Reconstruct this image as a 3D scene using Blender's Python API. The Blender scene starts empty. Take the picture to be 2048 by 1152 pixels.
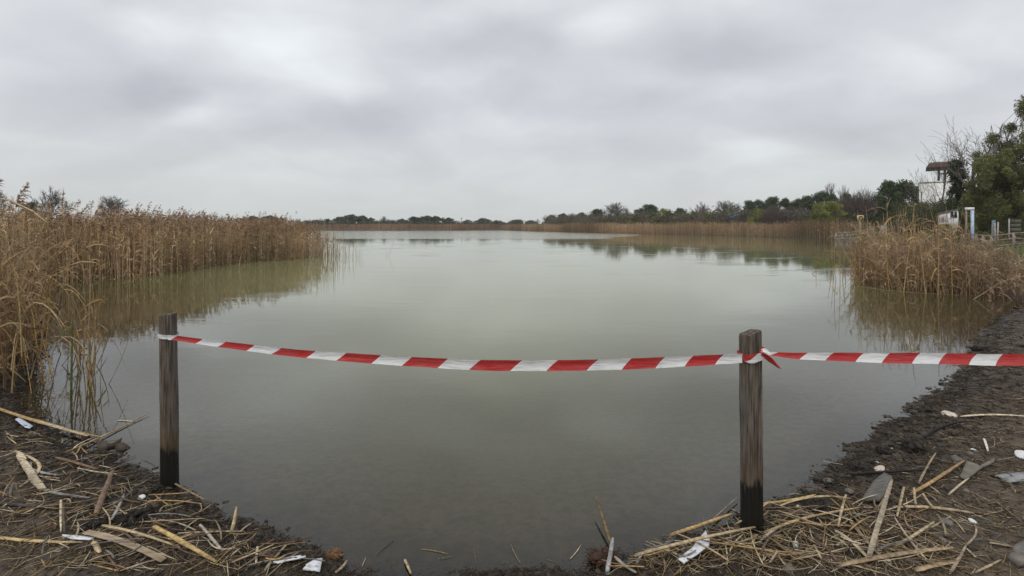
import bpy, math, random
import numpy as np
from mathutils import Vector

R = math.radians
rng = np.random.default_rng(7)
random.seed(7)
scn = bpy.context.scene
COL = scn.collection

# ------------------------------------------------------------------ camera
F = 1024.0            # focal length in photo pixels (photo is 2048 x 1152)
CX, HY = 1024.0, 452.0    # principal column, horizon row
EYE = 1.6
cd = bpy.data.cameras.new('camera')
cam = bpy.data.objects.new('camera', cd)
COL.objects.link(cam)
cam.location = (0, 0, EYE)
cam.rotation_euler = (R(90), 0, 0)
cd.sensor_width = 36.0
cd.lens = 18.0
cd.shift_y = -(576 - HY) / 2048.0
cd.clip_start = 0.05
cd.clip_end = 9000
scn.camera = cam

# ------------------------------------------------------------------ world
SUN_EL, SUN_ROT = R(52), R(205)
world = bpy.data.worlds.new('World')
scn.world = world
world.use_nodes = True


class NT:
    """tiny node-tree helper"""
    def __init__(s, tree):
        s.t = tree
        tree.nodes.clear()

    def n(s, kind, **kw):
        nd = s.t.nodes.new(kind)
        for k, v in kw.items():
            if k.startswith('_'):
                setattr(nd, k[1:], v)
        return nd

    def l(s, a, b):
        s.t.links.new(a, b)

    def put(s, sock, v):
        if isinstance(v, bpy.types.NodeSocket):
            s.l(v, sock)
        elif v is not None:
            if hasattr(sock.default_value, '__len__') and len(sock.default_value) == 4 and len(v) == 3:
                v = (*v, 1)
            sock.default_value = v

    def math(s, op, a, b=None, c=None, clamp=False):
        nd = s.n('ShaderNodeMath', _operation=op, _use_clamp=clamp)
        s.put(nd.inputs[0], a)
        if b is not None: s.put(nd.inputs[1], b)
        if c is not None: s.put(nd.inputs[2], c)
        return nd.outputs[0]

    def vmath(s, op, a, b=None):
        nd = s.n('ShaderNodeVectorMath', _operation=op)
        s.put(nd.inputs[0], a)
        if b is not None: s.put(nd.inputs[1], b)
        return nd.outputs['Value'] if op in ('LENGTH', 'DISTANCE', 'DOT_PRODUCT') else nd.outputs[0]

    def mix(s, f, a, b, mode='MIX'):
        nd = s.n('ShaderNodeMix', _data_type='RGBA', _blend_type=mode)
        s.put(nd.inputs[0], f); s.put(nd.inputs[6], a); s.put(nd.inputs[7], b)
        return nd.outputs[2]

    def noise(s, vec, scale, detail=4, rough=0.55, dist=0.0):
        nd = s.n('ShaderNodeTexNoise')
        if vec is not None: s.l(vec, nd.inputs['Vector'])
        nd.inputs['Scale'].default_value = scale
        nd.inputs['Detail'].default_value = detail
        nd.inputs['Roughness'].default_value = rough
        nd.inputs['Distortion'].default_value = dist
        return nd.outputs['Fac']

    def ramp(s, v, lo, hi, a=0.0, b=1.0, smooth=True):
        nd = s.n('ShaderNodeMapRange', _interpolation_type='SMOOTHSTEP' if smooth else 'LINEAR')
        s.put(nd.inputs[0], v)
        for i, x in enumerate((lo, hi, a, b)):
            s.put(nd.inputs[i + 1], x)
        return nd.outputs[0]

    def scalev(s, vec, sc):
        nd = s.n('ShaderNodeMapping')
        s.l(vec, nd.inputs[0])
        nd.inputs['Scale'].default_value = sc
        return nd.outputs[0]

    def bump(s, h, strength, dist, normal=None):
        nd = s.n('ShaderNodeBump')
        s.l(h, nd.inputs['Height'])
        nd.inputs['Strength'].default_value = strength
        nd.inputs['Distance'].default_value = dist
        if normal is not None: s.l(normal, nd.inputs['Normal'])
        return nd.outputs[0]


def build_world():
    t = NT(world.node_tree)
    out = t.n('ShaderNodeOutputWorld')
    bg = t.n('ShaderNodeBackground')
    bg.inputs['Strength'].default_value = 0.1
    t.l(bg.outputs[0], out.inputs[0])
    sky = t.n('ShaderNodeTexSky', _sky_type='NISHITA', _sun_disc=False)
    sky.sun_elevation = SUN_EL
    sky.sun_rotation = SUN_ROT
    tc = t.n('ShaderNodeTexCoord')
    sep = t.n('ShaderNodeSeparateXYZ')
    t.l(tc.outputs['Generated'], sep.inputs[0])
    z = t.math('MAXIMUM', sep.outputs[2], 0.0)
    den = t.math('ADD', z, 0.30)
    px = t.math('DIVIDE', sep.outputs[0], den)
    py = t.math('DIVIDE', sep.outputs[1], den)
    cmb = t.n('ShaderNodeCombineXYZ')
    t.l(px, cmb.inputs[0]); t.l(py, cmb.inputs[1])
    P = cmb.outputs[0]
    # soft warping of the cloud sheet
    w = t.n('ShaderNodeTexNoise')
    t.l(P, w.inputs['Vector']); w.inputs['Scale'].default_value = 0.9; w.inputs['Detail'].default_value = 3
    wv = t.vmath('SUBTRACT', w.outputs['Color'], (0.5, 0.5, 0.5))
    wv2 = t.n('ShaderNodeVectorMath', _operation='SCALE'); t.l(wv, wv2.inputs[0]); wv2.inputs['Scale'].default_value = 0.75
    Pw = t.vmath('ADD', P, wv2.outputs[0])
    n1 = t.noise(Pw, 1.0, 5, 0.55)
    n2 = t.noise(Pw, 3.0, 5, 0.55)
    v = t.math('MULTIPLY_ADD', t.math('SUBTRACT', n1, 0.5), 0.85, 0.66)
    v = t.math('MULTIPLY_ADD', t.math('SUBTRACT', n2, 0.5), 0.38, v)
    # thick and thin places in the cloud deck (positions on the cloud sheet)
    def cp(u, y):
        d = Vector(((u - CX) / F, 1, (HY - y) / F)).normalized()
        return d.x / (d.z + 0.30), d.y / (d.z + 0.30)
    for (u, y, ru, ry, a) in [
            (130, 190, 330, 85, -0.17), (680, 250, 300, 60, -0.18), (330, 320, 330, 45, -0.10),
            (1050, 100, 260, 100, -0.20), (1440, 100, 200, 100, -0.20), (1150, 205, 330, 55, -0.12),
            (1640, 270, 330, 60, -0.14), (1250, 300, 240, 40, -0.08),
            (560, 95, 210, 95, 0.17), (640, 170, 150, 45, 0.12), (260, 40, 170, 70, 0.12),
            (1240, 60, 110, 80, 0.12), (1780, 110, 200, 90, 0.10), (1990, 30, 200, 70, 0.10),
            (1500, 300, 110, 45, 0.10), (330, 235, 120, 30, 0.08)]:
        c = cp(u, y)
        sx = abs(cp(u + ru, y)[0] - cp(u - ru, y)[0]) / 2
        sy = abs(cp(u, y + ry)[1] - cp(u, y - ry)[1]) / 2
        q = t.vmath('SUBTRACT', Pw, (c[0], c[1], 0))
        q = t.vmath('DIVIDE', q, (sx, sy, 1))
        dd = t.vmath('LENGTH', q)
        f = t.ramp(dd, 1.2, 0.1, 0.0, a * 1.45)
        v = t.math('ADD', v, f)
    cr = t.n('ShaderNodeValToRGB')
    t.l(v, cr.inputs[0])
    e = cr.color_ramp.elements
    e[0].position = 0.20; e[0].color = (0.465, 0.475, 0.525, 1)
    e[1].position = 0.92; e[1].color = (0.885, 0.925, 0.955, 1)
    m = e.new(0.58); m.color = (0.655, 0.675, 0.715, 1)
    hz = t.ramp(sep.outputs[2], 0.0, 0.22, 1.0, 0.0)
    c = t.mix(t.math('MULTIPLY', hz, 0.8), cr.outputs[0], (0.61, 0.635, 0.625))
    c = t.mix(1.0, c, (10, 10, 10), 'MULTIPLY')
    c = t.mix(0.97, sky.outputs[0], c)
    t.l(c, bg.inputs['Color'])


build_world()
sl = bpy.data.lights.new('sun', 'SUN')
sl.energy = 1.4
sl.angle = R(25)
sl.color = (1.0, 0.97, 0.93)
sun = bpy.data.objects.new('sun', sl)
COL.objects.link(sun)
# Nishita: sun_rotation measured clockwise from +Y
sd = Vector((math.sin(SUN_ROT) * math.cos(SUN_EL), math.cos(SUN_ROT) * math.cos(SUN_EL), math.sin(SUN_EL)))
sun.rotation_euler = sd.to_track_quat('Z', 'Y').to_euler()
sun.location = (0, 0, 60)

vs = scn.view_settings
vs.view_transform = 'Standard'
vs.look = 'None'
vs.exposure = 0.0
vs.gamma = 1.0
vs.use_curve_mapping = False
scn.render.engine = 'CYCLES'
cy = scn.cycles
cy.max_bounces = 6
cy.diffuse_bounces = 3
cy.glossy_bounces = 3
cy.transparent_max_bounces = 10
cy.volume_bounces = 2
cy.caustics_reflective = False
cy.caustics_refractive = False
cy.use_denoising = True
try:
    cy.denoiser = 'OPENIMAGEDENOISE'
    cy.denoising_input_passes = 'RGB_ALBEDO_NORMAL'
except Exception:
    pass

# ------------------------------------------------------------------ mesh helpers


def unit(a):
    return a / np.maximum(np.linalg.norm(a, axis=-1, keepdims=True), 1e-9)


class Acc:
    """collects geometry for ONE mesh object"""
    def __init__(s):
        s.v, s.q, s.c, s.n = [], [], [], 0
        s.uv = None

    def add(s, V, Q, C=None):
        V = np.asarray(V, float).reshape(-1, 3)
        Q = np.asarray(Q, int).reshape(-1, 4)
        s.v.append(V); s.q.append(Q + s.n)
        if C is None: C = (0.5, 0.5, 0.5)
        C = np.broadcast_to(np.asarray(C, float), (len(V), 3))
        s.c.append(C)
        s.n += len(V)

    def ribbons(s, P, W, C=None, side=None):
        P = np.asarray(P, float); N, K, _ = P.shape
        W = np.broadcast_to(np.asarray(W, float), (N, K))
        T = np.gradient(P, axis=1)
        if side is None:
            side = rng.normal(size=(N, 1, 3))
            S = unit(np.cross(T, np.broadcast_to(side, T.shape)))
        else:
            side = np.asarray(side, float)
            S = np.broadcast_to(side if side.ndim == 3 else side[:, None, :], T.shape)
        A = P - S * W[..., None] / 2
        B = P + S * W[..., None] / 2
        V = np.stack([A, B], 2).reshape(-1, 3)
        i = (np.arange(N)[:, None] * K + np.arange(K - 1)[None]).reshape(-1) * 2
        Q = np.stack([i, i + 1, i + 3, i + 2], 1)
        if C is not None:
            C = np.repeat(np.broadcast_to(np.asarray(C, float), (N, 3)), K * 2, axis=0)
        s.add(V, Q, C)

    def tubes(s, P, Rd, S=4, C=None):
        P = np.asarray(P, float); N, K, _ = P.shape
        Rd = np.broadcast_to(np.asarray(Rd, float), (N, K))
        T = unit(np.gradient(P, axis=1))
        ref = np.where(np.abs(T[..., 2:3]) > 0.9, np.array([1., 0, 0]), np.array([0, 0, 1.]))
        A = unit(np.cross(T, ref)); B = np.cross(T, A)
        a = np.arange(S) * 2 * math.pi / S
        V = P[:, :, None] + Rd[:, :, None, None] * (A[:, :, None] * np.cos(a)[None, None, :, None] + B[:, :, None] * np.sin(a)[None, None, :, None])
        i = np.arange(N)[:, None, None] * K * S
        k = np.arange(K - 1)[None, :, None] * S
        j = np.arange(S)[None, None, :]; j2 = (j + 1) % S
        Q = np.stack([i + k + j, i + k + j2, i + k + S + j2, i + k + S + j], -1).reshape(-1, 4)
        if C is not None:
            C = np.repeat(np.broadcast_to(np.asarray(C, float), (N, 3)), K * S, axis=0)
        s.add(V.reshape(-1, 3), Q, C)
        if S == 4:
            e = (np.arange(N) * K * S)[:, None]
            cap = np.concatenate([e + np.array([3, 2, 1, 0]), e + (K - 1) * S + np.array([0, 1, 2, 3])])
            s.q.append(cap + s.n - N * K * S)

    def box(s, lo, hi, C=None, M=None):
        (x0, y0, z0), (x1, y1, z1) = lo, hi
        V = np.array([(x0, y0, z0), (x1, y0, z0), (x1, y1, z0), (x0, y1, z0), (x0, y0, z1), (x1, y0, z1), (x1, y1, z1), (x0, y1, z1)], float)
        if M is not None: V = V @ np.asarray(M, float).T
        Q = [(3, 2, 1, 0), (4, 5, 6, 7), (0, 1, 5, 4), (1, 2, 6, 5), (2, 3, 7, 6), (3, 0, 4, 7)]
        s.add(V, Q, C)
        return s

    def build(s, name, mat, parent=None, smooth=False, loc=None):
        V = np.concatenate(s.v); Q = np.concatenate(s.q); Cc = np.concatenate(s.c)
        me = bpy.data.meshes.new(name)
        me.vertices.add(len(V)); me.vertices.foreach_set('co', V.ravel())
        me.loops.add(Q.size); me.loops.foreach_set('vertex_index', Q.ravel().astype(np.int32))
        me.polygons.add(len(Q))
        me.polygons.foreach_set('loop_start', np.arange(0, Q.size, 4, dtype=np.int32))
        me.polygons.foreach_set('loop_total', np.full(len(Q), 4, np.int32))
        if smooth: me.polygons.foreach_set('use_smooth', np.ones(len(Q), bool))
        at = me.attributes.new('Col', 'FLOAT_COLOR', 'POINT')
        at.data.foreach_set('color', np.concatenate([Cc, np.ones((len(V), 1))], 1).ravel())
        if s.uv is not None:
            ul = me.uv_layers.new(name='UVMap')
            ul.data.foreach_set('uv', s.uv[Q.ravel()].ravel())
        me.update(calc_edges=True)
        me.materials.append(mat)
        o = bpy.data.objects.new(name, me)
        COL.objects.link(o)
        if parent is not None: o.parent = parent
        if loc is not None: o.location = loc
        return o


def tag(o, label=None, cat=None, group=None, kind=None):
    if label: o['label'] = label
    if cat: o['category'] = cat
    if group: o['group'] = group
    if kind: o['kind'] = kind
    return o


def empty(name, loc=(0, 0, 0), rz=0.0):
    o = bpy.data.objects.new(name, None)
    o.empty_display_size = 0.1
    COL.objects.link(o)
    o.location = loc
    o.rotation_euler = (0, 0, rz)
    return o


def copy_tree(o, parent=None):
    c = o.copy(); COL.objects.link(c)
    if parent is not None: c.parent = parent
    for ch in list(o.children):
        copy_tree(ch, c)
    return c


# ------------------------------------------------------------------ numpy noise
def vnoise(x, y, seed=0):
    xi = np.floor(x).astype(np.int64); yi = np.floor(y).astype(np.int64)
    fx = x - xi; fy = y - yi
    fx = fx * fx * (3 - 2 * fx); fy = fy * fy * (3 - 2 * fy)
    def h(a, b):
        n = (a * 374761393 + b * 668265263 + seed * 1442695041) & 0x7fffffff
        n = ((n ^ (n >> 13)) * 1274126177) & 0x7fffffff
        n = n ^ (n >> 16)
        return (n & 0xffff) / 65535.0
    a = h(xi, yi); b = h(xi + 1, yi); c = h(xi, yi + 1); d = h(xi + 1, yi + 1)
    return (a * (1 - fx) + b * fx) * (1 - fy) + (c * (1 - fx) + d * fx) * fy


def fbm(x, y, oct=4, seed=0):
    s = 0; a = 1; t = 0
    for i in range(oct):
        s = s + a * (vnoise(x, y, seed + i * 17) - 0.5); t += a
        x = x * 2.03 + 5.1; y = y * 2.03 - 3.7; a *= 0.5
    return s / t * 2


def sstep(a, b, x):
    t = np.clip((x - a) / (b - a), 0, 1)
    return t * t * (3 - 2 * t)


# ------------------------------------------------------------------ the place: shore and terrain
SHORE = [(-0.15, 2.29), (-0.75, 2.33), (-1.14, 2.54), (-1.56, 2.74), (-1.94, 2.98), (-2.29, 3.19), (-3.05, 3.66), (-3.87, 4.1),
         (-4.65, 4.75), (-5.7, 6.1), (-7.6, 8.2), (-11.5, 12.0), (-14.8, 14.2), (-18, 20), (-24, 40), (-45, 70), (-70, 110), (-92, 150),
         (-84, 178), (-66, 183), (-40, 182), (-20, 184), (-5, 203), (10, 150), (24, 109), (33, 91), (38, 74.5), (39, 61), (36, 55),
         (33.4, 51), (28, 38), (20.5, 25), (14, 16), (11.6, 12.2), (10.5, 10.6), (8.7, 9.1), (7.7, 8.2), (6.35, 6.9), (4.65, 5.3),
         (3.1, 4.1), (2.26, 3.43), (1.68, 3.0), (1.27, 2.72), (0.7, 2.47), (0.35, 2.33)]
SH = np.array(SHORE)


def sdf(x, y):
    """distance to the waterline, positive on land"""
    x = np.asarray(x, float); y = np.asarray(y, float)
    best = np.full(x.shape, 1e18); inside = np.zeros(x.shape, bool)
    for i in range(len(SH)):
        a = SH[i]; b = SH[(i + 1) % len(SH)]
        e = b - a
        wx = x - a[0]; wy = y - a[1]
        t = np.clip((wx * e[0] + wy * e[1]) / (e @ e), 0, 1)
        dx = wx - e[0] * t; dy = wy - e[1] * t
        best = np.minimum(best, dx * dx + dy * dy)
        c1 = (a[1] <= y) & (b[1] > y); c2 = (a[1] > y) & (b[1] <= y)
        cr = e[0] * wy - e[1] * wx
        inside ^= (c1 & (cr > 0)) | (c2 & (cr < 0))
    d = np.sqrt(best)
    return np.where(inside, -d, d)


def height(x, y, detail=True, full=False):
    x = np.asarray(x, float); y = np.asarray(y, float)
    r = np.hypot(x, y)
    d = sdf(x, y)
    if detail:
        near = np.clip(1.6 - r / 14, 0, 1)
        d = d + near * (0.08 * fbm(x * 2.2, y * 2.2, 4, 3) + 0.06 * fbm(x * 9, y * 9, 3, 9)) + (1 - near) * 0.8 * fbm(x * .3, y * .3, 3, 5)
    e = np.maximum(d, 0)
    rise_near = (0.26 + 0.34 * sstep(2.5, 7.0, x)) * sstep(0, 4.5 - 1.2 * sstep(2.5, 7.0, x), e) + 0.045 * sstep(-0.08, 0.22, d) + 0.03 * np.minimum(e, 1)
    rightw = sstep(9.5, 15, x)
    bank = 0.58 + 0.40 * sstep(32, 50, y)
    rise_right = bank * sstep(0.1, 6.0, e)
    farw = sstep(60, 100, y) * (1 - rightw * (y < 100))
    h = rise_near * (1 - rightw) + rise_right * rightw
    h = h * (1 - farw) + (0.6 * sstep(0, 9, e)) * farw
    h = h + 0.9 * sstep(30, 150, e)
    u = np.maximum(-d, 0)
    h = h - np.minimum(0.085 * np.minimum(u, 2.2) + 0.16 * np.maximum(u - 2.2, 0), 1.6)
    if detail:
        a = np.clip(1.5 - r / 12, 0, 1)
        land = sstep(-0.25, 0.1, d)
        clod = np.abs(fbm(x * 7, y * 7, 4, 21))
        edge = np.exp(-((d - 0.12) / 0.3) ** 2)
        h = h + a * land * (0.030 * fbm(x * 3.1, y * 3.1, 3, 31) + (0.016 + 0.024 * edge) * (clod - 0.2) + 0.012 * fbm(x * 23, y * 23, 3, 41))
        h = h + (1 - a) * 0.10 * fbm(x * 0.5, y * 0.5, 3, 51) * sstep(0, 3, d)
    if full: return h, d
    return h


def hz(x, y):
    return float(height(np.array([x]), np.array([y]))[0])


def ground(px, py):
    """point on the terrain seen at photo pixel (px, py)"""
    z = 0.0
    for _ in range(10):
        d = F * (EYE - z) / (py - HY)
        x = (px - CX) / F * d
        z = 0.5 * z + 0.5 * hz(x, d)
    return np.array([x, d, z])


def at(px, py, d):
    return np.array([(px - CX) / F * d, d, EYE - (py - HY) / F * d])


# ------------------------------------------------------------------ materials
def principled(name):
    m = bpy.data.materials.new(name)
    m.use_nodes = True
    t = NT(m.node_tree)
    o = t.n('ShaderNodeOutputMaterial')
    b = t.n('ShaderNodeBsdfPrincipled')
    t.l(b.outputs[0], o.inputs[0])
    return m, t, b


def simple(name, col, rough=0.7, var=0.25, scale=8.0, bump=0.0, bscale=60.0, spec=0.3, stretch=None):
    m, t, b = principled(name)
    tc = t.n('ShaderNodeTexCoord')
    v = tc.outputs['Object']
    if stretch: v = t.scalev(v, stretch)
    n = t.noise(v, scale, 5, 0.6)
    c = t.mix(t.ramp(n, 0.3, 0.7), tuple(x * (1 - var) for x in col), tuple(min(1, x * (1 + var)) for x in col))
    t.l(c, b.inputs['Base Color'])
    b.inputs['Roughness'].default_value = rough
    b.inputs['Specular IOR Level'].default_value = spec
    if bump:
        t.l(t.bump(t.noise(v, bscale, 4, 0.6), 0.6, bump), b.inputs['Normal'])
    return m


def attr_mat(name, rough=0.75, var=0.25, scale=3.0, trans=0.0, gain=1.0, spec=0.25, stretch=None):
    """colour from the per-piece colour attribute, broken up by noise; optional leaf translucency"""
    m, t, b = principled(name)
    a = t.n('ShaderNodeAttribute', _attribute_name='Col')
    tc = t.n('ShaderNodeTexCoord')
    v = tc.outputs['Object']
    if stretch: v = t.scalev(v, stretch)
    n = t.noise(v, scale, 4, 0.6)
    f = t.ramp(n, 0.25, 0.75, (1 - var) * gain, (1 + var) * gain)
    cm = t.n('ShaderNodeCombineXYZ')
    for i in range(3): t.l(f, cm.inputs[i])
    c = t.mix(1.0, a.outputs['Color'], cm.outputs[0], 'MULTIPLY')
    t.l(c, b.inputs['Base Color'])
    b.inputs['Roughness'].default_value = rough
    b.inputs['Specular IOR Level'].default_value = spec
    if trans:
        tr = t.n('ShaderNodeBsdfTranslucent')
        t.l(c, tr.inputs['Color'])
        mx = t.n('ShaderNodeMixShader')
        mx.inputs[0].default_value = trans
        out = [n for n in t.t.nodes if n.type == 'OUTPUT_MATERIAL'][0]
        t.l(b.outputs[0], mx.inputs[1]); t.l(tr.outputs[0], mx.inputs[2])
        t.l(mx.outputs[0], out.inputs[0])
    return m


def make_ground_mat():
    m, t, b = principled('mud_ground')
    geo = t.n('ShaderNodeNewGeometry')
    P = geo.outputs['Position']
    sep = t.n('ShaderNodeSeparateXYZ'); t.l(P, sep.inputs[0])
    cov = t.n('ShaderNodeAttribute', _attribute_name='cover')
    cs = t.n('ShaderNodeSeparateXYZ'); t.l(cov.outputs['Color'], cs.inputs[0])
    n1 = t.noise(P, 2.2, 6, 0.62)
    n2 = t.noise(P, 14.0, 5, 0.65)
    n3 = t.noise(P, 70.0, 4, 0.7)
    dry = t.mix(t.ramp(n1, 0.3, 0.7), (0.140, 0.108, 0.074), (0.235, 0.187, 0.135))
    dry = t.mix(t.ramp(n2, 0.35, 0.72, 0, 0.75), dry, (0.060, 0.047, 0.034))
    dry = t.mix(t.ramp(n3, 0.52, 0.75, 0, 0.7), dry, (0.23, 0.19, 0.135))
    wetmud = t.mix(t.ramp(n2, 0.3, 0.7), (0.024, 0.019, 0.014), (0.082, 0.063, 0.046))
    n4 = t.noise(P, 3.3, 5, 0.7, 0.4)
    dry = t.mix(t.ramp(n4, 0.54, 0.66, 0, 0.8), dry, (0.034, 0.026, 0.019))      # rotting organic patches
    # soaked rim along the water, with a ragged upper limit
    zz = t.math('MULTIPLY_ADD', t.math('SUBTRACT', n1, 0.5), -0.16, sep.outputs[2])
    zz = t.math('MULTIPLY_ADD', t.math('SUBTRACT', n2, 0.5), -0.10, zz)
    wet = t.ramp(zz, 0.03, 0.17, 1.0, 0.0)
    c = t.mix(wet, dry, wetmud)
    # lake bed: silt with leaf litter
    bed = t.mix(t.ramp(n2, 0.35, 0.65), (0.062, 0.052, 0.042), (0.165, 0.125, 0.090))
    bed = t.mix(t.ramp(n3, 0.55, 0.7, 0, 0.6), bed, (0.05, 0.05, 0.048))
    c = t.mix(t.ramp(sep.outputs[2], -0.012, -0.05), c, bed)
    # grass and far land
    grass = t.mix(t.ramp(n1, 0.3, 0.7), (0.055, 0.075, 0.020), (0.10, 0.105, 0.035))
    c = t.mix(cs.outputs[0], c, grass)
    far = t.mix(t.ramp(n1, 0.3, 0.7), (0.10, 0.085, 0.05), (0.075, 0.08, 0.035))
    c = t.mix(cs.outputs[1], c, far)
    t.l(c, b.inputs['Base Color'])
    rg = t.math('MULTIPLY_ADD', wet, -0.32, 0.92)
    rg = t.math('MULTIPLY_ADD', n2, 0.12, rg, clamp=True)
    t.l(rg, b.inputs['Roughness'])
    b.inputs['Specular IOR Level'].default_value = 0.35
    hgt = t.math('ADD', t.math('MULTIPLY', n2, 0.6), t.math('MULTIPLY', n3, 0.4))
    t.l(t.bump(hgt, 0.9, 0.02), b.inputs['Normal'])
    return m


def make_water_mat():
    m = bpy.data.materials.new('pond_water')
    m.use_nodes = True
    t = NT(m.node_tree)
    out = t.n('ShaderNodeOutputMaterial')
    at_ = t.n('ShaderNodeAttribute', _attribute_name='water')
    ws = t.n('ShaderNodeSeparateXYZ'); t.l(at_.outputs['Color'], ws.inputs[0])   # murk, offshore, wind
    geo = t.n('ShaderNodeNewGeometry'); P = geo.outputs['Position']
    gentle = t.noise(t.scalev(P, (0.8, 1.6, 1)), 1.6, 3, 0.5)
    fine = t.noise(t.scalev(P, (0.55, 1.7, 1)), 9.0, 2, 0.5, 0.6)
    mask = t.ramp(t.noise(t.scalev(P, (0.30, 0.75, 1)), 0.9, 3, 0.5), 0.52, 0.72)
    wind = t.noise(t.scalev(P, (0.7, 2.0, 1)), 3.0, 3, 0.6)
    hgt = t.math('MULTIPLY', gentle, 0.0017)
    amp = t.math('MULTIPLY_ADD', mask, 0.0026, 0.0003)
    hgt = t.math('MULTIPLY_ADD', fine, amp, hgt)
    streak = t.noise(t.scalev(P, (0.02, 0.16, 1)), 1.0, 4, 0.6)
    wa = t.ramp(t.math('MULTIPLY_ADD', t.math('SUBTRACT', streak, 0.5), 1.3, ws.outputs[2]), 0.35, 0.62)
    hgt = t.math('MULTIPLY_ADD', wind, t.math('MULTIPLY', wa, 0.028), hgt)
    nrm = t.bump(hgt, 1.0, 1.0)
    fr = t.n('ShaderNodeFresnel'); fr.inputs['IOR'].default_value = 1.47
    t.l(nrm, fr.inputs['Normal'])
    gl = t.n('ShaderNodeBsdfGlossy'); gl.inputs['Color'].default_value = (0.97, 0.98, 0.97, 1)
    t.l(nrm, gl.inputs['Normal'])
    t.l(t.math('MULTIPLY_ADD', wa, 0.10, 0.003), gl.inputs['Roughness'])
    tr = t.n('ShaderNodeBsdfTransparent'); tr.inputs['Color'].default_value = (0.80, 0.76, 0.66, 1)
    df = t.n('ShaderNodeBsdfDiffuse')
    t.l(t.mix(ws.outputs[1], (0.100, 0.096, 0.040), (0.200, 0.208, 0.100)), df.inputs['Color'])
    a = t.n('ShaderNodeMixShader')
    t.l(ws.outputs[0], a.inputs[0]); t.l(tr.outputs[0], a.inputs[1]); t.l(df.outputs[0], a.inputs[2])
    b = t.n('ShaderNodeMixShader')
    t.l(fr.outputs[0], b.inputs[0]); t.l(a.outputs[0], b.inputs[1]); t.l(gl.outputs[0], b.inputs[2])
    t.l(b.outputs[0], out.inputs[0])
    return m


def make_post_mat(name, zdark, warm):
    m, t, b = principled(name)
    tc = t.n('ShaderNodeTexCoord'); P = tc.outputs['Object']
    sep = t.n('ShaderNodeSeparateXYZ'); t.l(P, sep.inputs[0])
    grain = t.noise(t.scalev(P, (1, 1, 0.045)), 95, 6, 0.7)
    big = t.noise(t.scalev(P, (1, 1, 0.25)), 12, 5, 0.6)
    spots = t.noise(P, 55, 4, 0.65)
    c = t.mix(t.ramp(grain, 0.3, 0.7), (0.028, 0.021, 0.015), (0.205, 0.168, 0.135))
    c = t.mix(t.ramp(big, 0.50, 0.72, 0, 0.7), c, (0.155, 0.148, 0.140))          # weathered grey
    c = t.mix(t.ramp(big, 0.50, 0.25, 0, 0.8), c, (0.05, 0.036, 0.026))
    c = t.mix(t.ramp(spots, 0.62, 0.75, 0, 0.35), c, (0.20, 0.21, 0.19))         # lichen
    # rusty brown tidemark above the waterlogged foot
    zz = t.math('MULTIPLY_ADD', t.math('SUBTRACT', big, 0.5), 0.30, sep.outputs[2])
    zz = t.math('MULTIPLY_ADD', t.math('SUBTRACT', grain, 0.5), 0.12, zz)
    c = t.mix(t.ramp(zz, zdark + 0.20, zdark + 0.02, 0, warm), c, (0.105, 0.072, 0.040))
    wet = t.ramp(zz, zdark + 0.028, zdark - 0.016)
    c = t.mix(wet, c, t.mix(t.ramp(grain, 0.35, 0.7), (0.006, 0.005, 0.004), (0.018, 0.015, 0.011)))
    t.l(c, b.inputs['Base Color'])
    t.l(t.math('MULTIPLY_ADD', wet, -0.35, 0.9), b.inputs['Roughness'])
    b.inputs['Specular IOR Level'].default_value = 0.3
    t.l(t.bump(grain, 0.8, 0.006), b.inputs['Normal'])
    return m


def make_tape_mat():
    m, t, b = principled('barrier_tape_film')
    uv = t.n('ShaderNodeUVMap'); uv.uv_map = 'UVMap'
    sep = t.n('ShaderNodeSeparateXYZ'); t.l(uv.outputs[0], sep.inputs[0])
    s = t.math('FRACT', t.math('MULTIPLY_ADD', sep.outputs[1], -0.16, sep.outputs[0]))
    red = t.math('LESS_THAN', s, 0.535)
    tc = t.n('ShaderNodeTexCoord')
    dirt = t.noise(t.scalev(tc.outputs['Object'], (1, 1, 2.5)), 9, 5, 0.65)
    spk = t.noise(tc.outputs['Object'], 130, 3, 0.6)
    white = t.mix(t.ramp(dirt, 0.4, 0.75), (0.86, 0.87, 0.86), (0.70, 0.705, 0.70))
    rd = t.mix(t.ramp(dirt, 0.35, 0.75), (0.53, 0.035, 0.035), (0.50, 0.085, 0.080))
    c = t.mix(red, white, rd)
    c = t.mix(t.ramp(spk, 0.70, 0.80, 0, 0.5), c, (0.25, 0.20, 0.15))
    t.l(c, b.inputs['Base Color'])
    b.inputs['Roughness'].default_value = 0.42
    wr = t.noise(t.scalev(tc.outputs['Object'], (6, 6, 40)), 1.2, 3, 0.6)
    t.l(t.bump(wr, 0.7, 0.012), b.inputs['Normal'])
    tr = t.n('ShaderNodeBsdfTranslucent'); t.l(c, tr.inputs['Color'])
    mx = t.n('ShaderNodeMixShader'); mx.inputs[0].default_value = 0.22
    out = [n for n in t.t.nodes if n.type == 'OUTPUT_MATERIAL'][0]
    t.l(b.outputs[0], mx.inputs[1]); t.l(tr.outputs[0], mx.inputs[2]); t.l(mx.outputs[0], out.inputs[0])
    return m


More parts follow.
